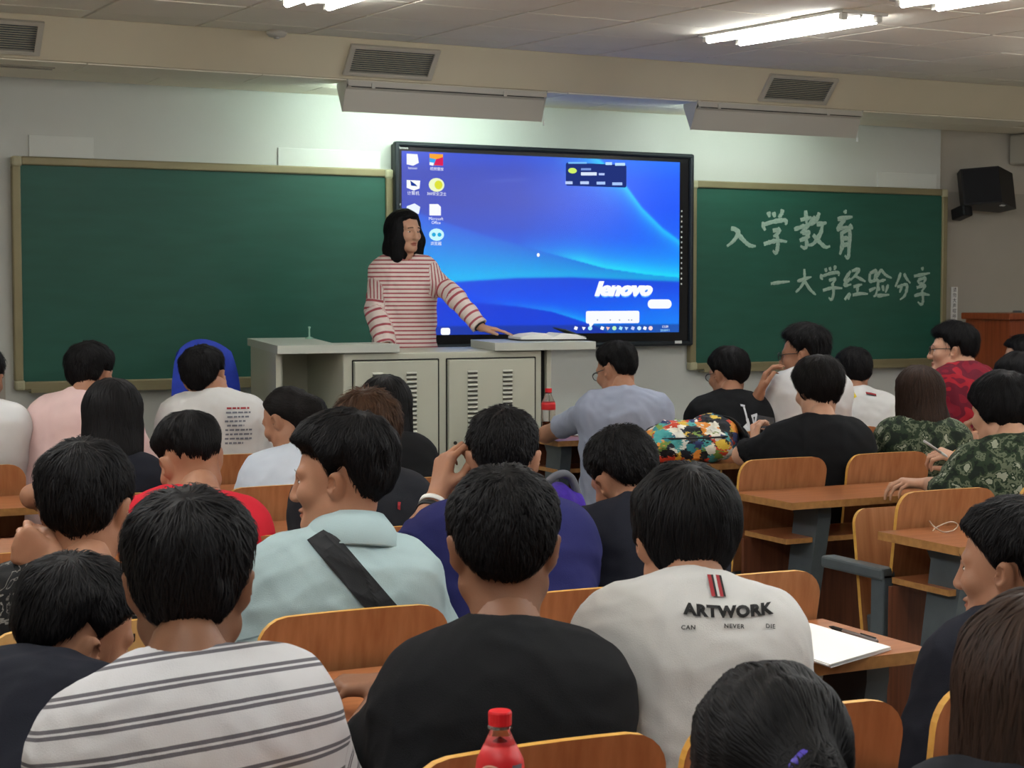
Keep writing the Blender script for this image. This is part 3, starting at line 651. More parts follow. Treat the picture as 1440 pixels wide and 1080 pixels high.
# seats: left edge, row, label
for x0, Yr, lab, fo, pale in (
    (.40, 1.95, 'plywood seat hidden behind the grey striped T-shirt', 0, 0),
    (.835, 1.95, 'plywood seat at the bottom edge behind the red capped bottle', 0, 0),
    (1.25, 1.95, 'plywood seat at the bottom right, beside the ponytailed head', 0, 0),
    (1.70, 1.95, 'plywood seat at the bottom right, behind the black T-shirted boy at the edge', 0, 0),
    (.03, 2.95, 'plywood seat out at the left edge, second row from the camera', 0, 0),
    (.475, 2.95, 'plywood seat, back paled by painted light, between the two nearest left heads', 0, 1),
    (.963, 2.95, 'plywood seat behind the pale blue shirt with the black strap', 0, 0),
    (1.41, 2.95, 'plywood seat showing between the plain black and the white T-shirt', 0, 0),
    (1.855, 2.95, 'plywood seat right of the white lettered T-shirt', 0, 0),
    (.12, 3.97, 'plywood seat at the left edge beside the raised fist', 0, 0),
    (.585, 3.97, 'plywood seat behind the short hair of the raised fist boy', 0, 0),
    (1.03, 3.97, 'plywood seat just behind the red T-shirt', 0, 0),
    (1.475, 3.97, 'plywood seat left of the wristbanded raised hand', 0, 0),
    (1.92, 3.97, 'plywood seat below the purple bag', 0, 0),
    (.36, 5.0, 'plywood seat at the left edge below the pink shirt', 0, 0),
    (1.02, 5.0, 'plywood seat behind the long straight black hair', 0, 0),
    (1.53, 5.0, 'plywood seat behind the ponytailed girl in pale blue', 0, 0),
    (2.0, 5.0, 'plywood seat behind the black clad girl before the console', 0, 0),
    (.745, 6.05, 'plywood seat at the left edge behind the white sleeve', 0, 0),
    (1.2, 6.05, 'plywood seat behind the pale pink shirt', 0, 0),
    (1.66, 6.05, 'plywood seat behind the white shirt with printed lines', 0, 0),
    (2.1, 6.05, 'plywood seat at the aisle end of the front centre row', 0, 0),
    (3.305, 3.97, 'empty end seat of the right block, behind the plastic strip', 1, 0),
    (3.79, 3.97, 'plywood seat at the right edge under the camouflage jacket', 0, 0),
    (4.27, 3.97, 'plywood seat beyond the right edge of the picture', 0, 0),
    (3.44, 5.0, 'plywood seat left of two above the empty desk', 0, 0),
    (3.925, 5.0, 'plywood seat right of two above the empty desk', 0, 0),
    (4.41, 5.0, 'plywood seat under the camouflaged girl', 0, 0),
    (4.89, 5.0, 'plywood seat at the right edge behind the clasped hands', 0, 0),
    (3.56, 6.05, 'plywood seat behind the grey T-shirted boy with glasses', 0, 0),
    (4.08, 6.05, 'plywood seat right of the colourful backpack', 0, 0),
    (4.55, 6.05, 'plywood seat behind the girl holding a phone', 0, 0),
    (5.02, 6.05, 'plywood seat behind the white shirt with the yellow shoulder', 0, 0),
    (5.5, 6.05, 'plywood seat below the red sports shirt', 0, 0),
    (5.97, 6.05, 'plywood seat of the front row at the right edge', 0, 0)):
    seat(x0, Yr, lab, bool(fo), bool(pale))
# ------------------------------------------------------------------ people: signed-distance bodies turned into one surface each
def nrm(v): v = np.asarray(v, float); return v/(np.linalg.norm(v)+1e-12)
class RC:                                            # tapered capsule
    def __init__(s, a, b, ra, rb, k=.02, cut=None):
        s.a = np.asarray(a, float); s.b = np.asarray(b, float); s.ra, s.rb, s.k, s.cut = ra, rb, k, cut
        m = max(ra, rb); s.lo = np.minimum(s.a, s.b)-m; s.hi = np.maximum(s.a, s.b)+m
    def f(s, P):
        ab = s.b-s.a; t = np.clip(((P-s.a)@ab)/(ab@ab+1e-12), 0, 1)
        d = np.linalg.norm(P-s.a-t[..., None]*ab, axis=-1) - (s.ra+(s.rb-s.ra)*t)
        if s.cut is not None: d = np.maximum(d, (P-s.cut[0])@s.cut[1])
        return d
class EL:                                            # ellipsoid
    def __init__(s, c, r, Rm=None, k=.02):
        s.c = np.asarray(c, float); s.r = np.asarray(r, float); s.R = Rm; s.k = k; m = s.r.max(); s.lo = s.c-m; s.hi = s.c+m
        if Rm is not None:
            e = np.sqrt(((np.asarray(Rm)*s.r)**2).sum(1)); s.lo = s.c-e; s.hi = s.c+e
    def f(s, P):
        q = P-s.c
        if s.R is not None: q = q@s.R
        k0 = np.linalg.norm(q/s.r, axis=-1); k1 = np.linalg.norm(q/s.r**2, axis=-1)
        return k0*(k0-1)/(k1+1e-9)
class TO:                                            # ring
    def __init__(s, c, Rm, R_, r, k=.006, sy=1.0):
        s.c, s.R, s.R_, s.r, s.k, s.sy = np.asarray(c, float), Rm, R_, r, k, sy; s.lo = s.c-R_-r; s.hi = s.c+R_+r
    def f(s, P):
        q = (P-s.c)@s.R; return np.hypot(np.hypot(q[..., 0], q[..., 1]/s.sy)-s.R_, q[..., 2])-s.r
def smin(a, b, k):
    if k <= 0: return np.minimum(a, b)
    h = np.maximum(k-np.abs(a-b), 0)/k; return np.minimum(a, b)-h*h*k*.25
def peval(prims, P, off=0.):
    d = np.full(P.shape[:-1], 1.0)
    for p in prims: d = smin(d, p.f(P), p.k)
    return d-off
def snet(f, lo, res):
    ins = f < 0; nx, ny, nz = f.shape
    c = [ins[i:nx-1+i, j:ny-1+j, k:nz-1+k] for i in (0, 1) for j in (0, 1) for k in (0, 1)]
    cnt = sum(x.astype(np.int8) for x in c); act = (cnt > 0) & (cnt < 8); idx = np.argwhere(act)
    if not len(idx): return np.zeros((0, 3)), np.zeros((0, 4), int)
    vid = np.full(act.shape, -1, np.int64); vid[tuple(idx.T)] = np.arange(len(idx))
    off = np.array([(i, j, k) for i in (0, 1) for j in (0, 1) for k in (0, 1)])
    cv = np.stack([f[idx[:, 0]+o[0], idx[:, 1]+o[1], idx[:, 2]+o[2]] for o in off], 1)
    acc = np.zeros((len(idx), 3)); n = np.zeros(len(idx))
    for a in range(8):
        for b in range(a+1, 8):
            if np.abs(off[a]-off[b]).sum() != 1: continue
            va, vb = cv[:, a], cv[:, b]; m = (va < 0) != (vb < 0)
            t = np.where(m, va/np.where(m, va-vb, 1), 0)
            acc += np.where(m[:, None], off[a]+(off[b]-off[a])*t[:, None], 0); n += m
    V = lo+res*(idx+acc/n[:, None]); Q = []
    for ax in range(3):
        a = np.moveaxis(ins, ax, 0); m = a[:-1] != a[1:]; m = m[:, 1:-1, 1:-1]
        ii = np.argwhere(m)
        if not len(ii): continue
        o1, o2 = [x for x in range(3) if x != ax]
        g = np.zeros((len(ii), 3), int); g[:, ax] = ii[:, 0]; g[:, o1] = ii[:, 1]+1; g[:, o2] = ii[:, 2]+1
        def cell(d1, d2): h = g.copy(); h[:, o1] += d1; h[:, o2] += d2; return vid[tuple(h.T)]
        q = np.stack([cell(-1, -1), cell(0, -1), cell(0, 0), cell(-1, 0)], 1)
        s = ins[tuple(g.T)]; flip = s if ax != 1 else ~s
        q[~flip] = q[~flip][:, ::-1]; Q.append(q)
    return V, np.concatenate(Q)
def relax(V, Q, it=1, w=.5):
    for _ in range(it):
        s = np.zeros_like(V); n = np.zeros(len(V))
        for a in range(4):
            for b in ((a+1) % 4, (a+3) % 4): np.add.at(s, Q[:, a], V[Q[:, b]]); np.add.at(n, Q[:, a], 1)
        V = V*(1-w)+w*s/np.maximum(n, 1)[:, None]
    return V
def volmesh(prims, res, off=0., post=None, pad=.02, it=1, cuts=()):
    lo = np.min([p.lo for p in prims], 0)-off-pad-res; hi = np.max([p.hi for p in prims], 0)+off+pad+res
    n = np.ceil((hi-lo)/res).astype(int)+1; f = np.full(n, 1.0, np.float64)
    ax = [lo[i]+res*np.arange(n[i]) for i in range(3)]
    for p in prims:
        m = p.k+off+pad+2*res
        i0 = np.clip(((p.lo-m-lo)/res).astype(int), 0, n-1); i1 = np.clip(((p.hi+m-lo)/res).astype(int)+2, 1, n)
        sl = tuple(slice(a, b) for a, b in zip(i0, i1))
        P = np.stack(np.meshgrid(*[ax[i][sl[i]] for i in range(3)], indexing='ij'), -1)
        f[sl] = smin(f[sl], p.f(P), p.k)
    f -= off
    if post is not None:
        m = np.abs(f) < .05; ij = np.argwhere(m); P = lo+res*ij; f[m] = post(P, f[m])
    V, Q = snet(f, lo, res)
    if it and len(V): V = relax(V, Q, it)
    return V, Q
_fr = np.random.default_rng(3); _K = [(nrm(_fr.standard_normal(3)*[1, 1, .7])*k, _fr.uniform(0, 6.3)) for k in (22, 31, 44, 61, 83)]
def folds(P, amp, seed=0.):
    w = P + .018*np.sin(P[..., [1, 2, 0]]*26+seed) + .01*np.sin(P[..., [2, 0, 1]]*47+seed*2)
    s = 0
    for i, (k, ph) in enumerate(_K): s = s + (1-np.abs(np.sin(w@k+ph+seed*(i+1))))**2/(1+.45*i)
    return amp*(s-1.0)
def Rz(a): c, s = math.cos(a), math.sin(a); return np.array([[c, -s, 0], [s, c, 0], [0, 0, 1.]])
def Rx(a): c, s = math.cos(a), math.sin(a); return np.array([[1, 0, 0], [0, c, -s], [0, s, c.real if False else c]])
def Ry(a): c, s = math.cos(a), math.sin(a); return np.array([[c, 0, s], [0, 1, 0], [-s, 0, c]])
# --- head
SKULL = [EL((0, -.012, .033), (.075, .096, .083), k=.03), EL((0, .022, -.03), (.063, .066, .085), k=.03)]
def _mir(l):
    o = []
    for p in l:
        o.append(p); q = RC.__new__(RC) if isinstance(p, RC) else EL.__new__(EL); q.__dict__.update(p.__dict__); fl = np.array([-1, 1, 1.])
        if isinstance(p, RC): q.a = p.a*fl; q.b = p.b*fl; q.lo = np.minimum(q.a, q.b)-max(q.ra, q.rb); q.hi = np.maximum(q.a, q.b)+max(q.ra, q.rb)
        else:
            q.c = p.c*fl
            if p.R is not None: q.R = np.diag(fl)@p.R@np.diag(fl)
            q.lo = q.c-p.r.max(); q.hi = q.c+p.r.max()
        o.append(q)
    return o
FACE = SKULL + _mir([RC((.050, .0, -.055), (.018, .066, -.092), .021, .019, .025), EL((.04, .060, -.022), (.026, .024, .022), k=.02), RC((.044, .068, .024), (.008, .084, .019), .011, .011, .014)]) + [
    EL((0, .076, -.094), (.02, .019, .017), k=.016), RC((0, .088, .012), (0, .107, -.030), .0085, .0115, .012), EL((0, .098, -.034), (.0175, .012, .009), k=.008),
    EL((0, .086, -.0605), (.023, .012, .0058), k=.004), EL((0, .0845, -.0715), (.019, .012, .0065), k=.004)]
EARP = _mir([EL((.079, -.016, -.004), (.0095, .020, .032), Ry(R(14))@Rx(R(10))@Rz(R(-28)), k=.008)])
EARC = _mir([EL((.0895, -.008, .0), (.007, .0105, .018), Ry(R(14))@Rx(R(10))@Rz(R(-28)))])
EYES = _mir([EL((.031, .094, .003), (.017, .012, .0085))])
def head_field(Q):
    d = peval(FACE, Q)
    e = np.minimum(EYES[0].f(Q), EYES[1].f(Q)); h = np.maximum(.012-np.abs(d+e), 0)/.012; d = np.maximum(d, -e)+h*h*.012*.25
    m = np.minimum(*[np.abs(0)+RC((-.02, .093, -.0662), (.02, .093, -.0662), .0032, .0032).f(Q)]*2); d = np.maximum(d, -m)
    d = smin(d, smin(EARP[0].f(Q), EARP[1].f(Q), 0), .008)
    c = np.minimum(EARC[0].f(Q), EARC[1].f(Q)); return np.maximum(d, -c)
def sstep(a, b, x): t = np.clip((x-a)/(b-a), 0, 1); return t*t*(3-2*t)
STY = dict(  # thickness top, side, back ; hairline z at 0,45,68,84,108,135,180 degrees ; clump length, lift
    short=dict(t=(.026, .013, .014), z=(.068, .064, .03, .0, .026, -.045, -.078), L=.042, lift=.006),
    crop=dict(t=(.016, .007, .008), z=(.070, .066, .036, .004, .028, -.040, -.070), L=.022, lift=.005),
    mop=dict(t=(.034, .024, .026), z=(.045, .04, .01, -.02, -.012, -.075, -.108), L=.06, lift=.004),
    quiff=dict(t=(.042, .018, .016), z=(.066, .060, .04, .006, .030, -.045, -.072), L=.05, lift=.006),
    cap=dict(t=(.022, .018, .02), z=(.072, .066, .03, -.04, -.06, -.09, -.11), L=.07, lift=.002),
    sleek=dict(t=(.010, .008, .010), z=(.070, .066, .036, .0, .0, -.05, -.07), L=.06, lift=.001))
ZA = np.radians([0, 45, 68, 84, 108, 135, 180])
def hair_cap(Q, st):
    phi = np.arctan2(np.abs(Q[..., 0]), Q[..., 1]+.012); zl = np.interp(phi, ZA, st['z'])
    a, b, c = st['t']; side = b+(c-b)*sstep(1.6, 2.6, phi); t = side+(a-side)*sstep(.02, .10, Q[..., 2])
    k = sstep(-.014, st.get('fade', .03), Q[..., 2]-zl)
    return peval(SKULL, Q) - (-.010+(t+.010)*k)
M['eye_w'] = mat('eye_white', (214, 208, 200), .25); M['eye_d'] = mat('iris', (24, 16, 12), .15)
def skin_mat(name, c):
    m = mat(name, c, .52, spec=.35, noise=.5, nscale=26, c2=[c[0]*.93, c[1]*.86, c[2]*.82], bump=.12, bscale=420)
    nt = m.node_tree; N, L = nt.nodes, nt.links; b = N['Principled BSDF']
    at = N.new('ShaderNodeAttribute'); at.attribute_name = 'lip'; mx = N.new('ShaderNodeMix'); mx.data_type = 'RGBA'
    src = b.inputs['Base Color'].links[0].from_socket; L.new(at.outputs['Fac'], mx.inputs[0]); L.new(src, mx.inputs[6]); mx.inputs[7].default_value = lin((c[0]*.78, c[1]*.48, c[2]*.48))
    L.new(mx.outputs[2], b.inputs['Base Color']); b.inputs['Subsurface Weight'].default_value = .08; b.inputs['Subsurface Radius'].default_value = (.012, .005, .003)
    b.inputs['Subsurface Scale'].default_value = .6
    return m
SK = dict(fair=skin_mat('skin_fair', (200, 156, 130)), mid=skin_mat('skin_mid', (172, 126, 100)), tan=skin_mat('skin_tan', (136, 96, 73)))
def hair_mat(name, c):
    m = mat(name, c, .6, spec=.16); nt = m.node_tree; N, L = nt.nodes, nt.links; b = N['Principled BSDF']
    at = N.new('ShaderNodeAttribute'); at.attribute_name = 'shade'; mx = N.new('ShaderNodeMix'); mx.data_type = 'RGBA'
    L.new(at.outputs['Fac'], mx.inputs[0]); mx.inputs[6].default_value = lin([v*.85 for v in c]); mx.inputs[7].default_value = lin([v*1.2 for v in c]); L.new(mx.outputs[2], b.inputs['Base Color'])
    return m
HM = dict(black=hair_mat('hair_black', (15, 14, 16)), soft=hair_mat('hair_soft_black', (20, 17, 17)), brown=hair_mat('hair_brown', (46, 32, 25)), dyed=hair_mat('hair_dyed', (66, 46, 33)))
def grad(fn, P, e=.0015):
    g = np.stack([fn(P+np.array(v)*e)-fn(P-np.array(v)*e) for v in ((1, 0, 0), (0, 1, 0), (0, 0, 1))], -1)
    return g/(np.linalg.norm(g, axis=-1, keepdims=True)+1e-9)
def clumps(fn, V, Q, keep, n, L, w, lift, flow, steps=5, rng=RNG):
    """thin tapering locks that run over the hair surface fn=0"""
    c = V[Q]; A = np.linalg.norm(np.cross(c[:, 1]-c[:, 0], c[:, 3]-c[:, 0]), axis=1); ctr = c.mean(1); A = A*keep(ctr)
    if A.sum() <= 0: return np.zeros((0, 3)), np.zeros((0, 4), int), np.zeros(0)
    i = rng.choice(len(A), n, p=A/A.sum()); u = rng.random((n, 2)); P = c[i, 0]+(c[i, 1]-c[i, 0])*u[:, :1]+(c[i, 3]-c[i, 0])*u[:, 1:]
    ln = L*rng.uniform(.6, 1.3, n); lf = lift*rng.uniform(-.2, 1.4, n); jit = rng.standard_normal((n, 3))*.22; ww = w*rng.uniform(.6, 1.4, n)
    rows = []; d0 = None
    for s in range(steps+1):
        g = grad(fn, P); d = flow(P)+jit; d = d-g*(d*g).sum(1, keepdims=True); d /= np.linalg.norm(d, axis=1, keepdims=True)+1e-9
        if d0 is not None: d = d*.6+d0*.4
        d0 = d; t = s/steps; o = P+g*(-.0015+lf*t**1.5+.0025*math.sin(t*3.0))[:, None]; sd = np.cross(d, g); wk = ww*(1-.85*t**2)*(.55+.45*min(1, t*4))
        rows.append((o-sd*wk[:, None]*.5, o+g*(wk*.28)[:, None], o+sd*wk[:, None]*.5))
        P = P+d*(ln/steps)[:, None]; P = P-grad(fn, P)*np.clip(fn(P), -.01, .01)[:, None]
    W_ = np.stack([np.stack(r, 1) for r in rows], 1)          # n, steps+1, 3, 3
    ii = np.arange(n*(steps+1)*3).reshape(n, steps+1, 3); q = []
    for a in (0, 1): q.append(np.stack([ii[:, :-1, a], ii[:, :-1, a+1], ii[:, 1:, a+1], ii[:, 1:, a]], -1).reshape(-1, 4))
    return W_.reshape(-1, 3), np.concatenate(q), np.repeat(rng.random(n), (steps+1)*3)
def uvball(c, r, Rm, nu=10, nv=7):
    v = []; q = []
    for j in range(nv+1):
        for i in range(nu): a = 2*math.pi*i/nu; b = math.pi*j/nv; v.append((math.sin(b)*math.cos(a)*r[0], math.sin(b)*math.sin(a)*r[1], math.cos(b)*r[2]))
    for j in range(nv):
        for i in range(nu): q.append((j*nu+i, (j+1)*nu+i, (j+1)*nu+(i+1) % nu, j*nu+(i+1) % nu))
    return np.array(v)@np.asarray(Rm).T+c, np.array(q)
CURL = dict(flat=((8, 6, 4), .1), relaxed=((28, 36, 22), .3), grip=((50, 60, 35), .6), fist=((78, 98, 62), 1.), pinch=((40, 62, 30), .8))
def hand_prims(Wr, F, N_, side, pose, s=1.0):
    F = nrm(F); N_ = nrm(np.asarray(N_, float)-F*(np.asarray(N_, float)@F)); T = np.cross(F, N_)*(1 if side > 0 else -1)
    (c1, c2, c3), th = CURL[pose]; pr = []
    for k, (tx, fl, seg) in enumerate((( .030, .088, (.043, .026, .020)), (.0100, .094, (.047, .029, .021)), (-.0105, .089, (.043, .027, .020)), (-.030, .079, (.034, .020, .017)))):
        kn = Wr+(F*fl+T*tx)*s; pr.append(RC(Wr+(F*.012+T*tx*.55)*s, kn, .0145*s, .0115*s, .014*s))
        a = 0; p = kn; r = .0094-.0006*k
        for sl, c in zip(seg, (c1*(1+.05*k), c2, c3)):
            a += R(c); dr = F*math.cos(a)+N_*math.sin(a)+T*(.10 if th < .5 else .02)*(1.2-k)*.6
            q = p+nrm(dr)*sl*s; pr.append(RC(p, q, r*s, (r-.0012)*s, .003)); p = q; r -= .0011
    b = Wr+(F*.022+T*.020+N_*.006)*s
    d1 = nrm(T*(.85-.25*th)+F*.75+N_*(.15+.6*th)); d2 = nrm(T*(.35-.75*th)+F*1.0+N_*(.15+.55*th)); d3 = nrm(T*(.15-.9*th)+F*1.0+N_*(.15+.5*th))
    p1 = b+d1*.042*s; p2 = p1+d2*.032*s; p3 = p2+d3*.026*s
    return pr+[RC(b, p1, .016*s, .0118*s, .012*s), RC(p1, p2, .0112*s, .0102*s, .004), RC(p2, p3, .0102*s, .0085*s, .003)]
def ik(S_, Wr, l1, l2, pole):
    d = Wr-S_; D = np.linalg.norm(d)
    if D > l1+l2-.005: Wr = S_+d/D*(l1+l2-.005); d = Wr-S_; D = np.linalg.norm(d)
    u = d/D; a = (l1*l1-l2*l2+D*D)/(2*D); h = math.sqrt(max(0, l1*l1-a*a)); p = nrm(pole-u*(pole@u)); return S_+u*a+p*h, Wr
M['denim'] = mat('dark_trousers', (38, 42, 54), .85, bump=.4, bscale=400); M['camo_tr'] = None
M['shoe'] = mat('shoe', (40, 40, 44), .6); M['sole'] = mat('sole', (200, 200, 196), .7)
_sv, _sq = volmesh([RC((0, -.06, .04), (0, .05, .035), .042, .04, .03), RC((0, .05, .035), (0, .15, .028), .04, .03, .03), RC((0, -.05, .05), (0, -.045, .10), .042, .04, .02)], .011, post=lambda P, d: np.maximum(d, .002-P[:, 2]))
SHOE = np_mesh('shoe', _sv, _sq); SHOE.shade_smooth(); SHOE.materials.append(M['shoe'])
class Person: pass
def person(label, head, yaw=27, pitch=5, roll=0, ty=None, hip=None, lean=.22, nk=None, sw=.124, s=.95, wide=1.0, hair='short', hc='black', extra=(), flow=None, hn=1800, hmod=None,
           skin='mid', shirt=None, sleeve=.72, collar='crew', L=None, Rr=None, res=1.0, foldamp=.005, stand=False, trousers=None, name_shirt='t_shirt', off=.012, up_axis=0., eyes=True, tw=.003, group='students seated in the lecture room', tie=None, scarf=None, seed=0, troll=0, kst=0, belly=1.0, brow=True):
    o = Person(); H = np.array(head, float); hy, hp, hr = R(yaw), R(pitch), R(roll); tyr = R(yaw if ty is None else ty)
    Rh = Rz(-hy)@Rx(-hp)@Ry(hr); Tb = Rz(-tyr); r_, f_ = Tb[:, 0], Tb[:, 1]; up = np.array([0, 0, 1.]); r_ = nrm(r_+up*math.tan(R(troll)))
    N_ = H+Tb@(np.array(nk if nk is not None else (0, -.085, -.112))*s)
    if hip is None: hip = (N_-f_*lean)[:2]
    hz = .50 if not stand else stand
    Pv = np.array([hip[0], hip[1], hz]); o.H, o.Rh, o.N, o.f, o.r, o.Pv = H, Rh, N_, f_, r_, Pv
    root = empty('person', (Pv[0], Pv[1], 0 if not stand else PZ), label, 'person', group); o.root = root; base = np.array(root.location)
    # spine
    mid = (Pv+N_)/2-f_*(.055 if not stand else .0); bz = lambda t: Pv*(1-t)**2+2*mid*t*(1-t)+N_*t*t; bt = lambda t: nrm(2*(mid-Pv)*(1-t)+2*(N_-mid)*t)
    def fr(t): z = bt(t); x = nrm(r_-z*(r_@z)); return np.stack([x, np.cross(z, x), z], 1)
    tor = [EL(Pv+up*.01, (.165*wide, .12, .12), Tb, .05)]
    for t, w, d in ((.22, .150*belly, .112*belly), (.42, .150*belly, .112*belly), (.62, .162, .118), (.80, .160, .108)): tor.append(EL(bz(t)+fr(t)[:, 1]*.012, (w*wide*s, d*s, .125*s), fr(t), .06))
    z1 = bt(.97); Sh = {}
    for sg in (-1, 1): Sh[sg] = N_-z1*.066*s+r_*sg*sw*s+f_*.02
    o.Sh = Sh
    tor += [RC(Sh[-1], Sh[1], .054*s, .054*s, .05)] + [RC(N_-z1*.012, Sh[g]+z1*.004, .040*s, .05*s, .05) for g in (-1, 1)] + [EL(N_-z1*.07+f_*.0, (.12*s, .085*s, .09*s), fr(.95), .06)]
    # arms
    arms = {-1: L or {}, 1: Rr or {}}; El = {}; Wr = {}; A = {}
    for g in (-1, 1):
        a = arms[g]; w = np.array(a['w'], float) if 'w' in a else N_+f_*.33+r_*g*.12-up*.22
        if 'w' not in a and not stand: w[2] = max(.80, w[2]) if w[2] < .95 else .80
        if 'e' in a: e = np.array(a['e'], float)
        else: e, w = ik(Sh[g], w, .285*s, .255*s, np.array(a.get('pole', r_*g*.55-up*1.0-f_*.2), float))
        El[g], Wr[g] = e, w; A[g] = a
    o.El, o.Wr = El, Wr
    # --- body surface: torso and thighs coarse, neck/head and forearms fine, one mesh
    legs = []
    for g in (-1, 1):
        if stand: hj = Pv+r_*g*.085-up*.05; kn = hj-up*.40+f_*.02; an = np.array([kn[0], kn[1], PZ+.09])-f_*.02
        else: hj = Pv+r_*g*.09; kn = hj+f_*.41+r_*g*.04-up*.005; an = kn+f_*.03-up*(kn[2]-.09)
        legs.append((hj, kn, an))
    skinp = tor+[RC(N_-z1*.08, N_+z1*.05, .06*s, .054*s, .03)]+[RC(Sh[g], El[g], .046*s, .04*s, .02) for g in (-1, 1)]
    for hj, kn, an in legs: skinp += [RC(hj, kn, .075, .05, .03), RC(kn, an, .05, .034, .02)]
    parts = [volmesh(skinp, .017, off=-.004)]
    lip = [np.zeros(len(parts[0][0]))]
    hres = .0042*res
    nb = (N_+z1*.0-H)@Rh/s; nl = (N_-z1*.07-H)@Rh/s
    neckp = [RC((0, -.022, -.055), nb+np.array([0, .018, 0]), .053, .056, .02), RC(nb+np.array([0, .018, 0]), nl, .056, .064, .02)]
    lo = np.array([-.10, -.13, min(-.13, nl[2]-.05)]); lo = np.minimum(lo, nl-.08); hi = np.maximum(np.array([.10, .13, .125]), np.maximum(nb, nl)+.06)
    n = np.ceil((hi-lo)/hres).astype(int)+1; Qg = np.stack(np.meshgrid(*[lo[i]+hres*np.arange(n[i]) for i in range(3)], indexing='ij'), -1)
    fh = smin(head_field(Qg), peval(neckp, Qg), .035); hv, hq = snet(fh, lo, hres); hv = relax(hv, hq, 1, .35)
    lp = (np.maximum(0, 1-((hv[:, 0]/.023)**2+((hv[:, 2]+.066)/.0125)**2))*(hv[:, 1] > .07))**.5
    parts.append((hv@Rh.T*s+H, hq)); lip.append(np.clip(lp, 0, .8))
    for g in (-1, 1):
        a = A[g]; F = np.array(a.get('F', Wr[g]-El[g]), float); Nn = np.array(a.get('N', -up), float); vis = bool(a)
        hp_ = hand_prims(Wr[g], F, Nn, g, a.get('pose', 'relaxed'), .98*s)
        sv = Sh[g]+(El[g]-Sh[g])*.35
        arm = [RC(sv, El[g], .044*s, .039*s, .02), RC(El[g], El[g]+(Wr[g]-El[g])*.35, .039*s, .040*s, .02), RC(El[g]+(Wr[g]-El[g])*.35, Wr[g], .040*s, .0255*s, .02)]+hp_
        pr = volmesh(arm, (.0042 if vis and res < 1.3 else .0052 if vis else .0075), it=1); parts.append(pr); lip.append(np.zeros(len(pr[0])))
    mi = []; nv = 0; VV = []; QQ = []
    for V_, Q_ in parts: VV.append(V_); QQ.append(Q_+nv); mi.append(np.zeros(len(Q_), np.int32)); nv += len(V_)
    if eyes:
        for sx in (-1, 1):
            for rad, c, m_ in (((.0135, .012, .0046), (sx*.031, .0714, .0030), 1), ((.0050, .0035, .0042), (sx*.031, .0811, .0030), 2)):
                V_, Q_ = uvball(np.array(c), rad, np.eye(3)); VV.append(V_@Rh.T*s+H); QQ.append(Q_+nv); mi.append(np.full(len(Q_), m_, np.int32)); nv += len(V_); lip.append(np.zeros(len(V_)))
    me = np_mesh('body', np.concatenate(VV)-base, np.concatenate(QQ)); me.polygons.foreach_set('material_index', np.concatenate(mi)[:len(me.polygons)])
    at = me.attributes.new('lip', 'FLOAT', 'POINT'); at.data.foreach_set('value', np.concatenate(lip).astype(np.float32))
    o.body = new_obj('body', me, [SK[skin], M['eye_w'], M['eye_d']], root, True)
    # --- hair
    st = dict(STY[hair]); st.update(hmod or {})
    Ry_ = Rz(-hy); ex = [RC(Ry_@(np.array(e[0])*s)+H, Ry_@(np.array(e[1])*s)+H, e[2]*s, e[3]*s, e[4] if len(e) > 4 else .03) for e in extra]
    def hfn(P):
        Q = (P-H)@Rh/s; d = hair_cap(Q, st)*s
        d = d-.0028*np.sin(Q[..., 0]*95+seed+2.5*np.sin(Q[..., 1]*37))*np.sin(Q[..., 1]*88+seed*2+2*np.sin(Q[..., 2]*41)+.6)
        for e in ex: d = smin(d, e.f(P), e.k)
        return d
    allp = [EL(H, (.13*s, .14*s, .14*s))]+ex; lo = np.min([p.lo for p in allp], 0)-.02; hi = np.max([p.hi for p in allp], 0)+.02; hr_ = .0058*res
    n = np.ceil((hi-lo)/hr_).astype(int)+1; G = np.stack(np.meshgrid(*[lo[i]+hr_*np.arange(n[i]) for i in range(3)], indexing='ij'), -1)
    V_, Q_ = snet(hfn(G), lo, hr_); V_ = relax(V_, Q_, 1)
    hF = lambda P: np.minimum(head_field((P-H)@Rh/s)*s, 1)
    keep = lambda P: (hF(P) > .002).astype(float)
    crown = H+Rh@np.array([.0, -.055, .125])*s
    if flow is None: flow = dict(short=(1, .35, 0), crop=(1, .3, 0), mop=(.8, .9, 0), quiff=(.9, .25, 0), cap=(.6, 1.1, 0), sleek=(.3, .2, 1))[hair]
    tiept = H+Ry_@(np.array(tie if tie is not None else (0, -.12, .05))*s)
    def fl(P):
        rad = P-crown; rad = rad/(np.linalg.norm(rad, axis=1, keepdims=True)+1e-6)
        tt = tiept-P; tl = np.linalg.norm(tt, axis=1, keepdims=True); tt = tt/(tl+1e-6)*sstep(.03, .07, tl)
        return rad*flow[0]+np.array([0, 0, -1.])*flow[1]+tt*flow[2]*3
    Vs, Qs = [V_], [Q_]; sh = [np.full(len(V_), .35)]
    cv, cq, cs_ = clumps(hfn, V_, Q_, keep, int(hn), st['L']*s, tw, st['lift'], fl, 5 if not ex else 7)
    Vs.append(cv); Qs.append(cq+len(V_)); sh.append(cs_); nv = len(V_)+len(cv)
    if brow:
        for sx in (-1, 1):
            for k in range(7):
                u = np.linspace(0, 1, 4); bx = sx*(.016+.030*(k+.5*u)/7); 
                bq = np.stack([bx+sx*.004*u, .0950-.50*np.maximum(0, np.abs(bx)-.016)-.0*u, .0245+.004*np.sin(np.abs(bx)*80)+.0025*(u-.5)], 1)
                up_ = np.array([0, .0005, .0021]); b0 = np.concatenate([bq-up_, bq+up_]); b0 = b0@Rh.T*s+H
                q = np.array([[i, i+1, i+5, i+4] for i in range(3)]); Vs.append(b0); Qs.append(q+nv); sh.append(np.full(8, .3)); nv += 8
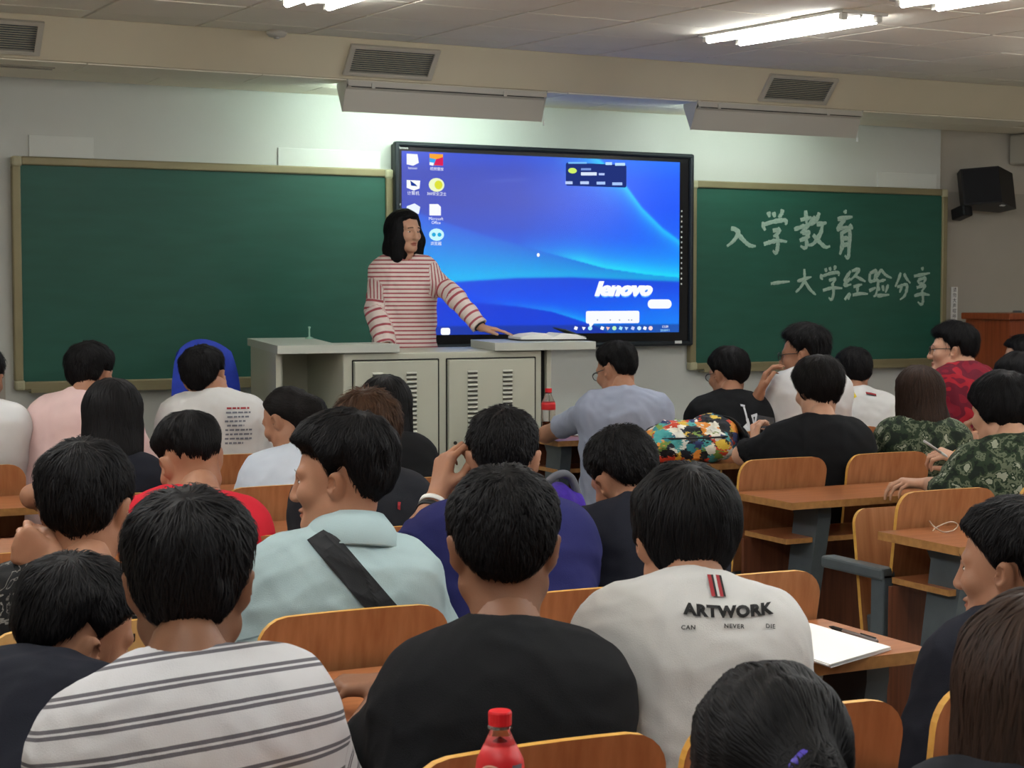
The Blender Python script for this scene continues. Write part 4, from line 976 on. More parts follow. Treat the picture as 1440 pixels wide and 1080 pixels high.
    me = np_mesh('hair', np.concatenate(Vs)-base, np.concatenate(Qs)); at = me.attributes.new('shade', 'FLOAT', 'POINT'); at.data.foreach_set('value', np.concatenate(sh).astype(np.float32))
    o.hair = new_obj('hair', me, HM[hc], root, True); o.hair['kind'] = 'stuff'; o.hfn = hfn
    # --- upper garment
    ring = fr(.97); nc = N_+z1*.012+f_*.022; tilt = Tb@Rx(R(-18)); ringR = np.stack([tilt[:, 0], tilt[:, 1], tilt[:, 2]], 1)
    sp = list(tor); ends = []
    for g in (-1, 1):
        d = nrm(El[g]-Sh[g])
        if sleeve <= 1:
            E = Sh[g]+(El[g]-Sh[g])*sleeve; sp.append(RC(Sh[g], El[g], .050*s, .050*s, .055, cut=(E, d))); ends.append((E, d, .049*s))
        else:
            sp.append(RC(Sh[g], El[g], .050*s, .045*s, .05)); d2 = nrm(Wr[g]-El[g]); E = El[g]+(Wr[g]-El[g])*(sleeve-1)
            sp.append(RC(El[g], Wr[g], .044*s, .034*s, .02, cut=(E, d2))); ends.append((E, d2, .036*s))
    for g in (-1, 1): sp.append(RC(Sh[g]-z1*.06-r_*g*.03, Pv+r_*g*.10*wide+up*.02, .075*s, .088*s, .09))
    neckc = RC(N_-z1*.0+f_*.03, H+Rh@np.array([0, -.02, -.07])*s, .060*s, .062*s)
    if collar: ringp = TO(nc, ringR, .067*s, .0085, .008, .92)
    def post(P, d):
        d = d-folds(P*np.array([1, 1, .8]), foldamp, seed)
        d = np.maximum(d, -neckc.f(P)+.004)
        for E, dd, rr in ends:
            ax = (P-E)@dd; rad = np.linalg.norm(P-E-ax[:, None]*dd, axis=1); inner = np.maximum(rad-rr+.001, np.abs(ax)-.03); d = np.maximum(d, -inner)
        if collar: d = smin(d, ringp.f(P), .006)
        return d
    sres = .0075*res
    V_, Q_ = volmesh(sp, sres, off=off, post=post, it=2)
    o.sfn = lambda P: peval(sp, P, off)-folds(P*np.array([1, 1, .8]), foldamp, seed)
    me = np_mesh(name_shirt, V_-base, Q_)
    # rest coordinates for woven stripes: distance down the trunk or down the sleeve, and across
    ts = np.linspace(0, 1, 140 if (kst or stand) else 12); sp_pts = np.array([bz(t) for t in ts]); seg = np.concatenate([[0], np.cumsum(np.linalg.norm(np.diff(sp_pts, axis=0), axis=1))])
    D2 = ((V_[:, None, :]-sp_pts[None])**2).sum(-1); tx = np.array([bt(t) for t in ts]); j = D2.argmin(1)
    along = seg[-1]-(seg[j]+((V_-sp_pts[j])*tx[j]).sum(1)); slv = np.zeros(len(V_)); 
    for g in (-1, 1):
        d = nrm(El[g]-Sh[g]); a = (V_-Sh[g])@d; rr = np.linalg.norm(V_-Sh[g]-np.clip(a, 0, .3)[:, None]*d, axis=1); lat = (V_-N_)@r_*g
        m_ = (rr < .075) & (lat > (sw+.02)*s) & (a > -.02)
        if sleeve > 1: 
            d2 = nrm(Wr[g]-El[g]); a2 = (V_-El[g])@d2; r2 = np.linalg.norm(V_-El[g]-np.clip(a2, 0, .3)[:, None]*d2, axis=1); m2 = (r2 < .065) & (a2 > 0); along = np.where(m2, .285+a2, np.where(m_, a, along)); slv = np.where(m_ | m2, 1, slv)
        else: along = np.where(m_, a, along); slv = np.where(m_, 1, slv)
    along = along+np.where(slv > .5, 0, kst*((V_-N_)@r_))
    for nm, val in (('along', along), ('sleeve', slv), ('across', (V_-N_)@r_)):
        at = me.attributes.new(nm, 'FLOAT', 'POINT'); at.data.foreach_set('value', val.astype(np.float32))
    o.shirt = new_obj(name_shirt, me, shirt, root, True)
    # --- trousers and shoes
    tp = [EL(Pv+up*.0, (.17*wide, .125, .11), Tb, .05)]
    for hj, kn, an in legs: tp += [RC(hj, kn, .083, .062, .04), RC(kn, an-up*.02, .062, .052, .03)]
    V_, Q_ = volmesh(tp, .019, off=.004, it=1); new_obj('trousers', np_mesh('trousers', V_-base, Q_), trousers or M['denim'], root, True)
    for hj, kn, an in legs:
        q = bpy.data.objects.new('shoe', SHOE); COL.objects.link(q); q.parent = root; q.location = Vector((an[0], an[1], 0 if not stand else PZ))-root.location; q.rotation_euler.z = -tyr
    o.base = base; o.ringR, o.nc, o.s, o.bz, o.bt = ringR, nc, s, bz, bt
    return o
def child(o, name, V, Fs, m, parent, smooth=True):
    me = bpy.data.meshes.new(name); me.from_pydata([tuple(p) for p in np.asarray(V)-o.base], [], [tuple(f) for f in Fs]); q = new_obj(name, me, m, parent, smooth); return q
def tochild(o, name, mb, m, parent, smooth=True): return child(o, name, np.array(mb.v), mb.f, m, parent, smooth)
def project(o, P, d, lift=.0025, tmax=.6):
    P = np.array(P, float); d = nrm(d)
    for _ in range(60): P = P+d*np.clip(o.sfn(P), -.02, .05)[:, None]*.7
    return P-d*lift
def back_print(o, V, Fs, m, name, u0, w0, roll=0, depth=.4, lift=.0035):
    """flat print laid on the back of a shirt: V in metres, u to the right, w up, measured from the nape"""
    V = np.array(V); c, s_ = math.cos(roll), math.sin(roll); u = u0+V[:, 0]*c-V[:, 1]*s_; w = w0+V[:, 0]*s_+V[:, 1]*c
    t = o.bt(.8); fwd = nrm(np.cross(t, o.r)) if False else nrm(o.f-t*(o.f@t))
    P = o.N-fwd*depth+o.r*u[:, None]+t*w[:, None]
    return child(o, name, project(o, P, fwd, lift), Fs, m, o.shirt, False)
def sub_poly(pts, n=6):
    """quad patch (4 corners) as a fine grid"""
    a, b, c, d = [np.array(p, float) for p in pts]; V = []; Fs = []
    for j in range(n+1):
        for i in range(n+1): u, v = i/n, j/n; V.append((a*(1-u)+b*u)*(1-v)+(d*(1-u)+c*u)*v)
    for j in range(n):
        for i in range(n): k = j*(n+1)+i; Fs.append((k, k+1, k+n+2, k+n+1))
    return V, Fs
def glasses(o, m_frame, m_lens, r=.022):
    mb = MB(); s = o.s; W_ = lambda q: o.H+o.Rh@(np.array(q)*s)
    for sx in (-1, 1):
        pts = [W_((sx*.032+math.cos(a)*.024, .1035-.004*abs(math.cos(a)), .002+math.sin(a)*.018)) for a in np.linspace(0, 2*math.pi, 21)]
        mb.tube(pts, .0018, 6, cap=False); mb.tube([W_((sx*.056, .099, .006)), W_((sx*.075, .06, .012)), W_((sx*.079, .0, .012)), W_((sx*.077, -.018, -.002))], .0017, 6)
    mb.tube([W_((-.010, .105, .004)), W_((0, .107, .006)), W_((.010, .105, .004))], .0018, 6)
    g = tochild(o, 'glasses', mb, m_frame, o.root); lb = MB()
    for sx in (-1, 1):
        lb = MB(); lb.add([W_((sx*.032+math.cos(a)*.023, .1035+dy, .002+math.sin(a)*.017)) for dy in (0, .001) for a in np.linspace(0, 2*math.pi, 17)[:-1]], [tuple(range(16)), tuple(range(31, 15, -1))]+[(i, 16+i, 16+(i+1) % 16, (i+1) % 16) for i in range(16)])
        tochild(o, 'lens', lb, m_lens, g, False)
    return g
# ------------------------------------------------------------------ fabrics
def cloth(name, c, **k): return mat(name, c, k.pop('rough', .9), spec=.2, bump=k.pop('bump', .35), bscale=k.pop('bscale', 520), noise=k.pop('noise', .35), nscale=k.pop('nscale', 9), c2=[v*.88 for v in c], **k)
def attr(N, name): a = N.new('ShaderNodeAttribute'); a.attribute_name = name; return a.outputs['Fac']
def mth(N, L, op, a, b=None, c=None):
    n = N.new('ShaderNodeMath'); n.operation = op
    for i, v in enumerate((a, b, c)):
        if v is None: continue
        if isinstance(v, (int, float)): n.inputs[i].default_value = v
        else: L.new(v, n.inputs[i])
    return n.outputs[0]
def band(N, L, x, period, duty, phase=0.):
    """1 inside the stripe"""
    f = mth(N, L, 'FRACT', mth(N, L, 'DIVIDE', mth(N, L, 'ADD', x, phase), period)); return mth(N, L, 'LESS_THAN', f, duty)
def stripe_cloth(name, base, line, fn):
    m = cloth(name, base); nt = m.node_tree; N, L = nt.nodes, nt.links; b = N['Principled BSDF']
    src = b.inputs['Base Color'].links[0].from_socket; mx = N.new('ShaderNodeMix'); mx.data_type = 'RGBA'
    L.new(fn(N, L), mx.inputs[0]); L.new(src, mx.inputs[6]); mx.inputs[7].default_value = lin(line); L.new(mx.outputs[2], b.inputs['Base Color']); return m
def double_lines(N, L):
    x = attr(N, 'along'); return mth(N, L, 'MAXIMUM', band(N, L, x, .036, .13), band(N, L, x, .036, .13, .0075))
def knit(N, L):
    x = attr(N, 'along'); s = attr(N, 'sleeve'); t = band(N, L, x, .0215, .36); up_ = band(N, L, attr(N, 'across'), .0165, .36)
    low = mth(N, L, 'GREATER_THAN', x, .17); w = band(N, L, x, .043, .28)
    sl = mth(N, L, 'ADD', mth(N, L, 'MULTIPLY', low, w), mth(N, L, 'MULTIPLY', mth(N, L, 'SUBTRACT', 1.0, low), up_))
    return mth(N, L, 'ADD', mth(N, L, 'MULTIPLY', s, sl), mth(N, L, 'MULTIPLY', mth(N, L, 'SUBTRACT', 1.0, s), t))
def patch_cloth(name, cols, scale, pos=None, vor=False, detail=3, rough=.85, distort=.6):
    m = mat(name, cols[0], rough, spec=.25, bump=.3, bscale=420); nt = m.node_tree; N, L = nt.nodes, nt.links; b = N['Principled BSDF']
    tc = N.new('ShaderNodeTexCoord')
    if vor:
        v = N.new('ShaderNodeTexVoronoi'); v.inputs['Scale'].default_value = scale; nz = N.new('ShaderNodeTexNoise'); nz.inputs['Scale'].default_value = scale*.8
        mx = N.new('ShaderNodeMix'); mx.data_type = 'RGBA'; mx.inputs[0].default_value = .04; L.new(tc.outputs['Object'], mx.inputs[6]); L.new(nz.outputs['Color'], mx.inputs[7]); L.new(mx.outputs[2], v.inputs['Vector'])
        sp_ = N.new('ShaderNodeSeparateColor'); L.new(v.outputs['Color'], sp_.inputs[0]); src = sp_.outputs[0]
    else:
        v = N.new('ShaderNodeTexNoise'); v.inputs['Scale'].default_value = scale; v.inputs['Detail'].default_value = detail; v.inputs['Distortion'].default_value = distort
        L.new(tc.outputs['Object'], v.inputs['Vector']); src = v.outputs[0]
    r = N.new('ShaderNodeValToRGB'); r.color_ramp.interpolation = 'CONSTANT'; e = r.color_ramp.elements
    pos = pos or [i/len(cols) for i in range(len(cols))]
    e[0].color = lin(cols[0]); e[0].position = 0; e[1].position = pos[1]; e[1].color = lin(cols[1])
    for p, c in zip(pos[2:], cols[2:]): q = e.new(p); q.color = lin(c)
    L.new(src, r.inputs[0]); L.new(r.outputs[0], b.inputs['Base Color']); return m
C_ = dict(
    black=cloth('black_jersey', (24, 25, 28)), ink=cloth('ink_jersey', (26, 28, 38)), white=cloth('white_jersey', (204, 204, 203)), white2=cloth('white_cotton', (216, 217, 218)),
    pale=cloth('pale_blue_shirting', (168, 190, 194)), navy=cloth('navy_jersey', (40, 42, 96)), red=cloth('red_jersey', (206, 40, 56)), pink=cloth('pink_jersey', (226, 196, 194)),
    ice=cloth('ice_blue_jersey', (208, 218, 232)), grey=cloth('grey_blue_jersey', (158, 166, 186)), dark=cloth('dark_jersey', (36, 38, 44)), wine=patch_cloth('red_sportswear', ((128, 28, 46), (104, 26, 44), (160, 32, 46), (112, 26, 46)), 9, (0, .42, .53, .62), detail=1, distort=.2),
    camo=patch_cloth('camouflage', ((30, 38, 32), (44, 58, 42), (98, 106, 86), (40, 56, 40), (150, 154, 136)), 24, (0, .42, .5, .56, .61), detail=4, distort=.15),
    doodle=patch_cloth('patterned_black', ((24, 24, 26), (118, 116, 112), (24, 24, 26), (96, 94, 92), (24, 24, 26)), 24, (0, .44, .47, .58, .605), detail=4),
    stripe=stripe_cloth('striped_jersey', (200, 200, 203), (100, 98, 104), double_lines), knit=stripe_cloth('striped_knit', (236, 220, 214), (176, 88, 96), knit))
INK = mat('black_print', (22, 22, 24), .8); WHP = mat('white_print', (206, 210, 216), .8); GRP = mat('grey_print', (110, 112, 122), .85); REDP = mat('red_print', (150, 40, 46), .8)
M['lens'] = glassy('lens_glass', (235, 240, 242), .02, 1.02); M['rim'] = mat('spectacle_rim', (26, 24, 26), .3)
M['camo_tr'] = C_['camo']
def hd(px, ytop, Y, t=.137): p = atY(px, ytop, Y); return (p[0], p[1], p[2]-t)
PE = {}
# ---- lecturer
PE['L'] = person('woman lecturing in a red and white striped jumper, hand on the console', hd(569, 293, 8.1, .122), yaw=163, pitch=4, ty=196, nk=(0, -.045, -0.160), s=.90, sw=.112, stand=1.06, lean=.0, hair='sleek', group=None,
    hmod=dict(t=(.018, .014, .018), z=(.074, .066, .030, -.05, -.06, -.09, -.1)),
    extra=(((.066, .018, .03), (.080, .022, -.05), .030, .036), ((.080, .022, -.05), (.076, .02, -.145), .040, .034), ((-.066, .018, .03), (-.080, .022, -.05), .030, .036), ((-.080, .022, -.05), (-.076, .02, -.145), .038, .034), ((0, -.04, .0), (0, -.045, -.125), .095, .075), ((-.04, -.045, -.1), (.04, -.045, -.1), .07, .07)),
    flow=(.5, 1.2, 0), hn=2600, tw=.004, skin='fair', shirt=C_['knit'], sleeve=1.9, collar=None, name_shirt='jumper', off=.015, wide=.78, belly=.92, res=1.0, foldamp=.006,
    L=dict(w=atY(683, 467, 7.72), F=(.8, -.5, -.12), N=(0, 0, -1), pose='flat', pole=(.2, -.6, -.3)), Rr=dict(w=atY(541, 487, 8.02), e=atY(529, 436, 8.12), F=(.05, -.1, -1), N=(.9, .2, 0), pole=(-.4, .8, 0)), seed=1.)
# ---- nearest row
PE['P1'] = person('student in the white T-shirt with thin double grey stripes', hd(265, 683, 2.2), yaw=20, ty=22, pitch=2, lean=.16, hip=(.60, 2.13), troll=11, kst=.14, hair='short', hmod=dict(t=(.027, .009, .014), z=(.06, .06, .03, -.005, .012, -.055, -.085)), skin='tan', shirt=C_['stripe'], hn=4200, sleeve=.85, foldamp=.004, res=.8, seed=2., nk=(.004, -.09, -0.117))
PE['P2'] = person('student in the plain black T-shirt, back to camera beside the red capped bottle', hd(708, 653, 2.29, .132), yaw=24, ty=22, pitch=4, hip=(1.07, 2.15), sw=.112, nk=(0, -0.08, -0.146), hair='crop', hmod=dict(t=(.022, .012, .013), L=.026), skin='tan', shirt=C_['black'], hn=4600, sleeve=.9, foldamp=.004, res=.8, seed=3.,
    L=dict(w=atZ(552, 962, .795), F=(-.95, .35, .0), N=(0, .1, -1), pose='relaxed', pole=(-.6, -.2, -.6)))
PE['P3'] = person('student in the white T-shirt lettered ARTWORK across the back', hd(963, 645, 2.33, .138), yaw=20, ty=30, pitch=6, hip=(1.40, 2.18), sw=.112, hair='mop', hmod=dict(t=(.026, .016, .022)), skin='mid', shirt=C_['white'], hn=4400, sleeve=.8, foldamp=.005, res=.8, seed=4., s=.93, nk=(.01, -.095, -0.087))
PE['P4'] = person('student in black at the bottom left bowing his head to the right', hd(104, 790, 2.60, .118), yaw=72, ty=40, pitch=18, roll=10, nk=(-0.02, -0.09, -0.06), hip=(.27, 2.26), hair='short', hmod=dict(t=(.024, .011, .010), z=(.068, .064, .045, .022, .04, -.018, -.052)), skin='mid', shirt=C_['ink'], hn=3600, res=.85, seed=5., s=.93, Rr=dict(w=(.95, 2.5, .70)), L=dict(w=(.5, 2.62, .70)))
# ---- second row
PE['P5'] = person('student in a patterned black shirt raising his left fist', hd(119, 615, 3.15), yaw=26, ty=26, pitch=6, nk=(0, -0.062, -0.138), hip=(.60, 3.33), lean=.1, hair='short', hmod=dict(t=(.026, .013, .013), z=(.066, .062, .03, .0, .02, -.05, -.08)), skin='mid', shirt=C_['doodle'], hn=3400, res=.9, seed=6., collar='crew',
    L=dict(w=atY(84, 796, 3.10), F=(-.75, .2, .5), N=(.2, .95, .1), pose='fist', e=atY(128, 905, 3.02)))
PE['P6'] = person('student in the pale blue shirt with a black strap, face in profile', hd(478, 572, 3.2, .150), yaw=-50, ty=24, pitch=4, hip=(1.14, 3.19), lean=.12, nk=(0.02, -0.045, -0.14), hair='quiff', hmod=dict(fade=.05, t=(.037, .020, .018), z=(.060, .056, .045, .008, .026, -.045, -.078)), skin='mid', shirt=C_['pale'], hn=4200, res=.85, seed=7., sleeve=.95, collar=None, name_shirt='shirt', foldamp=.006)
PE['P7'] = person('student in navy holding his wristbanded hand to his ear', hd(707, 568, 3.4, .130), yaw=26, ty=26, pitch=8, hip=(1.60, 3.18), hair='crop', skin='mid', shirt=C_['navy'], hn=2600, seed=8., sleeve=.95, wide=1.05, sw=.135,
    L=dict(w=atY(617, 694, 3.44), e=atY(580, 782, 3.34), F=(.25, .1, .95), N=(.95, .1, -.2), pose='pinch'))
PE['P8'] = person('student in dark clothes bowing over the desk beside the purple bag', hd(880, 598, 3.45, .128), yaw=0, ty=22, pitch=26, roll=-14, nk=(0.03, -0.08, -0.085), hip=(1.98, 3.20), hair='crop', hmod=dict(t=(.018, .010, .010)), skin='mid', shirt=C_['ink'], hn=2600, seed=9., sleeve=1.9, name_shirt='jacket')
# ---- third row
PE['P9'] = person('student in the red T-shirt looking down', hd(267, 576, 4.15, .135), yaw=-8, ty=22, pitch=20, roll=-6, nk=(0.02, -0.068, -0.105), hip=(1.13, 4.19), hair='mop', hmod=dict(t=(.022, .012, .006), z=(.03, .03, .02, .012, .03, -.01, -.03), fade=.05), skin='mid', shirt=C_['red'], hn=2400, seed=10., res=1.1, collar='crew')
PE['P14'] = person('brown haired student in a dark top with a small red mark', hd(517, 545, 4.3, .137), yaw=30, ty=32, pitch=8, hip=(1.66, 4.20), hair='short', hmod=dict(t=(.03, .02, .02), lift=.012, z=(.06, .06, .03, -.02, -.0, -.06, -.09)), hc='dyed', skin='mid', shirt=C_['dark'], hn=2200, seed=11., res=1.2, s=.93)
# ---- fourth row
LONG = lambda L1, w=.085: (((0, -.045, .03), (0, -.075, -.12), .098, .094), ((0, -.075, -.12), (0, -.10, -.30), .092, w), ((0, -.10, -.30), (0, -.115, -L1), w, w*.72), ((.05, -.02, -.05), (.055, -.06, -.24), .05, .04), ((-.05, -.02, -.05), (-.055, -.06, -.24), .05, .04))
PE['P10'] = person('girl with long straight black hair hanging down her back', hd(160, 527, 5.3, .135), yaw=24, ty=24, pitch=5, nk=(0, -0.08, -0.15), hip=(1.20, 5.22), hair='cap', extra=LONG(.42), flow=(.4, 1.3, 0), hn=3000, tw=.006, hmod=dict(L=.14), shirt=C_['ink'], s=.90, sw=.118, res=1.3, seed=12., L=dict(w=atY(86, 712, 5.6), e=atY(46, 698, 5.34), pose='relaxed'), eyes=False, brow=False)
PE['P13'] = person('ponytailed girl in a pale blue top looking down to the left', hd(404, 541, 5.35, .122), yaw=-28, ty=10, pitch=24, nk=(0.02, -0.07, -0.135), hip=(1.84, 5.23), hair='sleek', extra=(((0, -.085, .06), (.0, -.115, .04), .036, .05), ((.0, -.115, .04), (.01, -.12, -.10), .055, .055), ((.01, -.12, -.10), (.01, -.105, -.26), .055, .03)), tie=(0, -.105, .05), flow=(.1, .25, 1), hn=2000, hc='soft', shirt=C_['ice'], s=.90, sw=.115, res=1.2, seed=13., skin='mid')
PE['P15'] = person('girl with long black hair, dressed in black, before the console doors', hd(543, 523, 5.4, .135), yaw=30, ty=30, pitch=8, hip=(2.13, 5.23), hair='cap', extra=LONG(.34, .08), flow=(.4, 1.3, 0), hn=2400, tw=.006, hmod=dict(L=.14), shirt=C_['black'], s=.90, sw=.118, res=1.3, seed=14., eyes=False, brow=False)
PE['P19'] = person('girl in the black T-shirt looking at a phone', hd(1150, 498, 5.25, .138), yaw=2, ty=24, pitch=16, nk=(0, -0.075, -0.14), hip=(3.95, 5.24), hair='mop', hmod=dict(t=(.026, .018, .024), z=(.04, .04, .01, -.05, -.05, -.085, -.105), lift=.008), hc='soft', shirt=C_['black'], hn=2200, s=.95, res=1.2, seed=15., wide=1.12, sw=.135, sleeve=.9, skin='fair',
    L=dict(w=atY(1062, 622, 5.58), e=atY(1044, 640, 5.40), F=(.45, .75, .42), N=(.75, -.2, .3), pose='grip'))
PE['P21'] = person('girl in camouflage with long brown hair', hd(1291, 510, 5.25, .137), yaw=20, ty=26, pitch=6, hip=(4.46, 5.22), hair='cap', hc='brown', extra=LONG(.30, .088)+(((.05, -.05, -.1), (.105, -.09, -.25), .07, .06), ((.105, -.09, -.25), (.115, -.09, -.31), .06, .04)), flow=(.4, 1.3, 0), hn=2600, tw=.006, hmod=dict(L=.14), shirt=C_['camo'], name_shirt='camouflage_jacket', s=.92, res=1.2, seed=16., sleeve=1.6, trousers=C_['camo'], eyes=False, brow=False)
PE['P24'] = person('student at the right edge with clasped hands, behind the camouflaged one', hd(1432, 495, 5.3, .137), yaw=10, ty=10, pitch=6, hip=(5.0, 5.22), hair='mop', shirt=C_['dark'], hn=1500, s=.93, res=1.3, seed=17.,
    L=dict(w=atY(1371, 622, 5.20), e=atY(1400, 660, 5.1), F=(-.35, .2, .8), N=(.6, -.5, .2), pose='fist'), Rr=dict(w=atY(1383, 634, 5.12), e=atY(1420, 670, 5.0), F=(-.5, .2, .7), N=(-.3, .8, .2), pose='fist'))
# ---- third row, right block
PE['P23'] = person('student in the camouflage jacket at the right edge, pen in hand', hd(1408, 520, 4.25, .145), yaw=-8, ty=14, pitch=8, hip=(3.95, 4.19), hair='mop', hmod=dict(t=(.03, .022, .024), z=(.04, .03, .0, -.045, -.04, -.085, -.115)), shirt=C_['camo'], name_shirt='camouflage_jacket', hn=2800, s=.98, seed=18., sleeve=1.25, sw=.14, trousers=C_['camo'], foldamp=.007, skin='fair',
    L=dict(w=atZ(1306, 681, .80), e=atY(1334, 690, 4.22), F=(-.9, .35, .1), N=(.2, 0, -1), pose='relaxed'), Rr=dict(w=atY(1352, 648, 4.62), e=atY(1392, 672, 4.40), F=(-.9, .2, .35), N=(.3, .3, -.9), pose='pinch'))
# ---- front row
PE['P29'] = person('student at the left edge of whom only a white sleeve shows', hd(-28, 482, 6.32), yaw=27, ty=27, hip=(.98, 6.42), lean=.1, nk=(0, -.06, -0.097), shirt=C_['white2'], L=dict(w=(.9, 6.55, .6)), Rr=dict(w=(1.1, 6.55, .6)), hn=500, res=1.5, sleeve=1.0, seed=19., eyes=False, brow=False)
PE['P11'] = person('student in the pale pink shirt in front of the left chalkboard', hd(127, 478, 6.25), yaw=42, ty=32, pitch=4, hip=(1.34, 6.27), lean=.1, nk=(0, -.07, -0.087), shirt=C_['pink'], hn=1500, res=1.3, sleeve=.95, seed=20., hmod=dict(t=(.024, .012, .01)), sw=.135)
PE['P12'] = person('student in the white T-shirt with lines of small print on the back', hd(288, 483, 6.3), yaw=36, ty=10, pitch=2, roll=-10, hip=(1.84, 6.27), lean=.1, nk=(.03, -.06, -0.082), shirt=C_['white'], hn=1500, res=1.2, sleeve=.95, seed=21., hmod=dict(t=(.024, .012, .012)), sw=.135)
PE['P16'] = person('student in the grey-blue T-shirt with glasses, leaning on the front desk', hd(867, 480, 6.3, .132), yaw=-16, ty=20, pitch=16, nk=(0.02, -0.072, -0.105), hip=(3.72, 6.27), hair='short', hmod=dict(t=(.024, .010, .008), fade=.05), shirt=C_['grey'], hn=1700, res=1.1, seed=22., sleeve=.66, sw=.135, foldamp=.007,
    L=dict(w=atY(822, 588, 6.66), e=atY(768, 611, 6.74), F=(.6, -.2, .5), N=(.3, -.6, -.5), pose='relaxed'))
PE['P17'] = person('student in the black T-shirt with a white print at the back', hd(1024, 485, 6.35), yaw=-6, ty=22, pitch=10, hip=(4.27, 6.28), hair='mop', hmod=dict(t=(.024, .016, .018), z=(.05, .045, .02, .0, .01, -.05, -.08)), shirt=C_['black'], hn=1500, res=1.2, seed=23., sleeve=.9)
PE['P18'] = person('student in white resting his chin on his hand, glasses on', hd(1130, 455, 6.2, .145), yaw=-36, ty=8, pitch=4, hip=(4.60, 6.26), lean=.08, nk=(.02, -.07, -0.082), hair='short', hmod=dict(t=(.034, .018, .018), lift=.012, fade=.05), shirt=C_['white2'], hn=1600, res=1.2, seed=24., s=1.0, wide=.85, sw=.11, sleeve=.8,
    L=dict(w=atY(1068, 553, 6.18), e=atY(1048, 604, 6.3), F=(.30, -.05, .9), N=(.7, -.5, 0), pose='relaxed'))
PE['P20'] = person('student in the white shirt with a yellow patch and red collar stripe', hd(1200, 487, 6.5, .134), yaw=14, ty=24, pitch=8, hip=(5.08, 6.32), hair='short', hmod=dict(t=(.022, .014, .014)), shirt=C_['white'], hn=1300, res=1.2, seed=25., sleeve=.9)
PE['P22'] = person('student in the red sports shirt with glasses, in profile', hd(1339, 453, 6.35, .14), yaw=-46, ty=-6, pitch=0, hip=(5.62, 6.28), lean=.08, nk=(.02, -.065, -0.092), hair='mop', hmod=dict(t=(.032, .016, .018), z=(.055, .055, .03, .0, .012, -.055, -.085), lift=.012, fade=.05), shirt=C_['wine'], hn=1700, res=1.1, seed=26., skin='fair', s=1.0)
PE['P25'] = person('student cut by the right edge, by the wooden lectern', hd(1437, 470, 6.9, .135), yaw=-40, ty=10, pitch=4, hip=(6.50, 6.8), lean=.08, shirt=C_['dark'], hn=900, res=1.3, seed=27., skin='fair')
# ---- right near side and bottom edge
PE['P26'] = person('student in a dark T-shirt at the right edge, cheek turned left', hd(1424, 695, 2.30, .137), yaw=-26, ty=10, pitch=4, hip=(2.0, 2.16), L=dict(w=(1.95, 2.45, .60)), Rr=dict(w=(2.2, 2.45, .60)), hair='short', hmod=dict(t=(.024, .013, .013), z=(.066, .062, .03, .0, .02, -.05, -.08)), skin='mid', shirt=C_['ink'], hn=3400, res=.85, seed=28.)
PE['P28'] = person('head with a dark ponytail and violet hair tie at the bottom edge', hd(1087, 930, 1.45, .128), yaw=32, ty=32, pitch=14, nk=(0, -.10, -0.037), L=dict(w=(.85, 1.45, .58)), Rr=dict(w=(1.05, 1.4, .58)), hip=(.93, 1.10), hair='sleek', hmod=dict(t=(.018, .016, .018), z=(.07, .066, .03, -.03, -.03, -.07, -.09)), extra=(((.028, -.10, .045), (.034, -.125, .025), .03, .032), ((.034, -.125, .025), (.04, -.145, -.2), .036, .02), ((.055, .0, -.02), (.055, -.03, -.09), .035, .03), ((-.055, .0, -.02), (-.055, -.03, -.09), .035, .03)), tie=(.034, -.12, .035), flow=(.1, .2, 1), hn=3600, tw=.004, shirt=C_['dark'], s=.93, res=.9, seed=29., eyes=False, brow=False)
PE['P27'] = person('person with long dark brown hair at the bottom right corner', hd(1462, 828, 1.36, .130), yaw=30, ty=30, pitch=6, nk=(0, -.07, -0.082), L=dict(w=(1.15, 1.4, .58)), Rr=dict(w=(1.35, 1.35, .58)), hip=(1.20, 1.06), hair='cap', hc='brown', extra=LONG(.36, .085), flow=(.4, 1.3, 0), hn=3600, tw=.005, hmod=dict(L=.14), shirt=C_['dark'], s=.93, res=.95, seed=30., eyes=False, brow=False)
# ------------------------------------------------------------------ clothing details
def poly_patch(o, pts, n, m, name, roll=0): V, Fs = sub_poly([(*p, 0) for p in pts], n); return back_print(o, V, Fs, m, name, 0, 0, roll)
o = PE['P3']
V, Fs = text_mesh('ARTWORK', .0255, offset=.0015, space=1.10); V[:, 1] += 1.6*(V[:, 0]-V[:, 0].mean())**2
_aw = back_print(o, V, Fs, INK, 'print', .050, -.040, .05)
for tx, u in (('CAN', -.012), ('NEVER', .058), ('DIE', .115)):
    V, Fs = text_mesh(tx, .0095, offset=.0002, space=1.15); back_print(o, V, Fs, INK, 'print', u, -.058+.05*(u-.045))
for u0, u1, m in ((.018, .024, REDP), (.024, .0275, INK), (.0275, .0315, C_['white']), (.0315, .037, REDP), (.037, .0405, INK)):
    poly_patch(o, ((u0, .032), (u1, .032), (u1+.006, -.006), (u0+.006, -.006)), 3, m, 'ribbon')
o = PE['P12']
for k in range(9):
    w = -.03-k*.0165; x = .03+RNG.uniform(-.005, .01); end = .07+RNG.uniform(.03, .075)
    while x < end:
        l = RNG.uniform(.008, .022); poly_patch(o, ((x, w), (min(x+l, end), w), (min(x+l, end), w-.007), (x, w-.007)), 2, REDP if k == 0 else GRP, 'print'); x += l+.004
o = PE['P17']
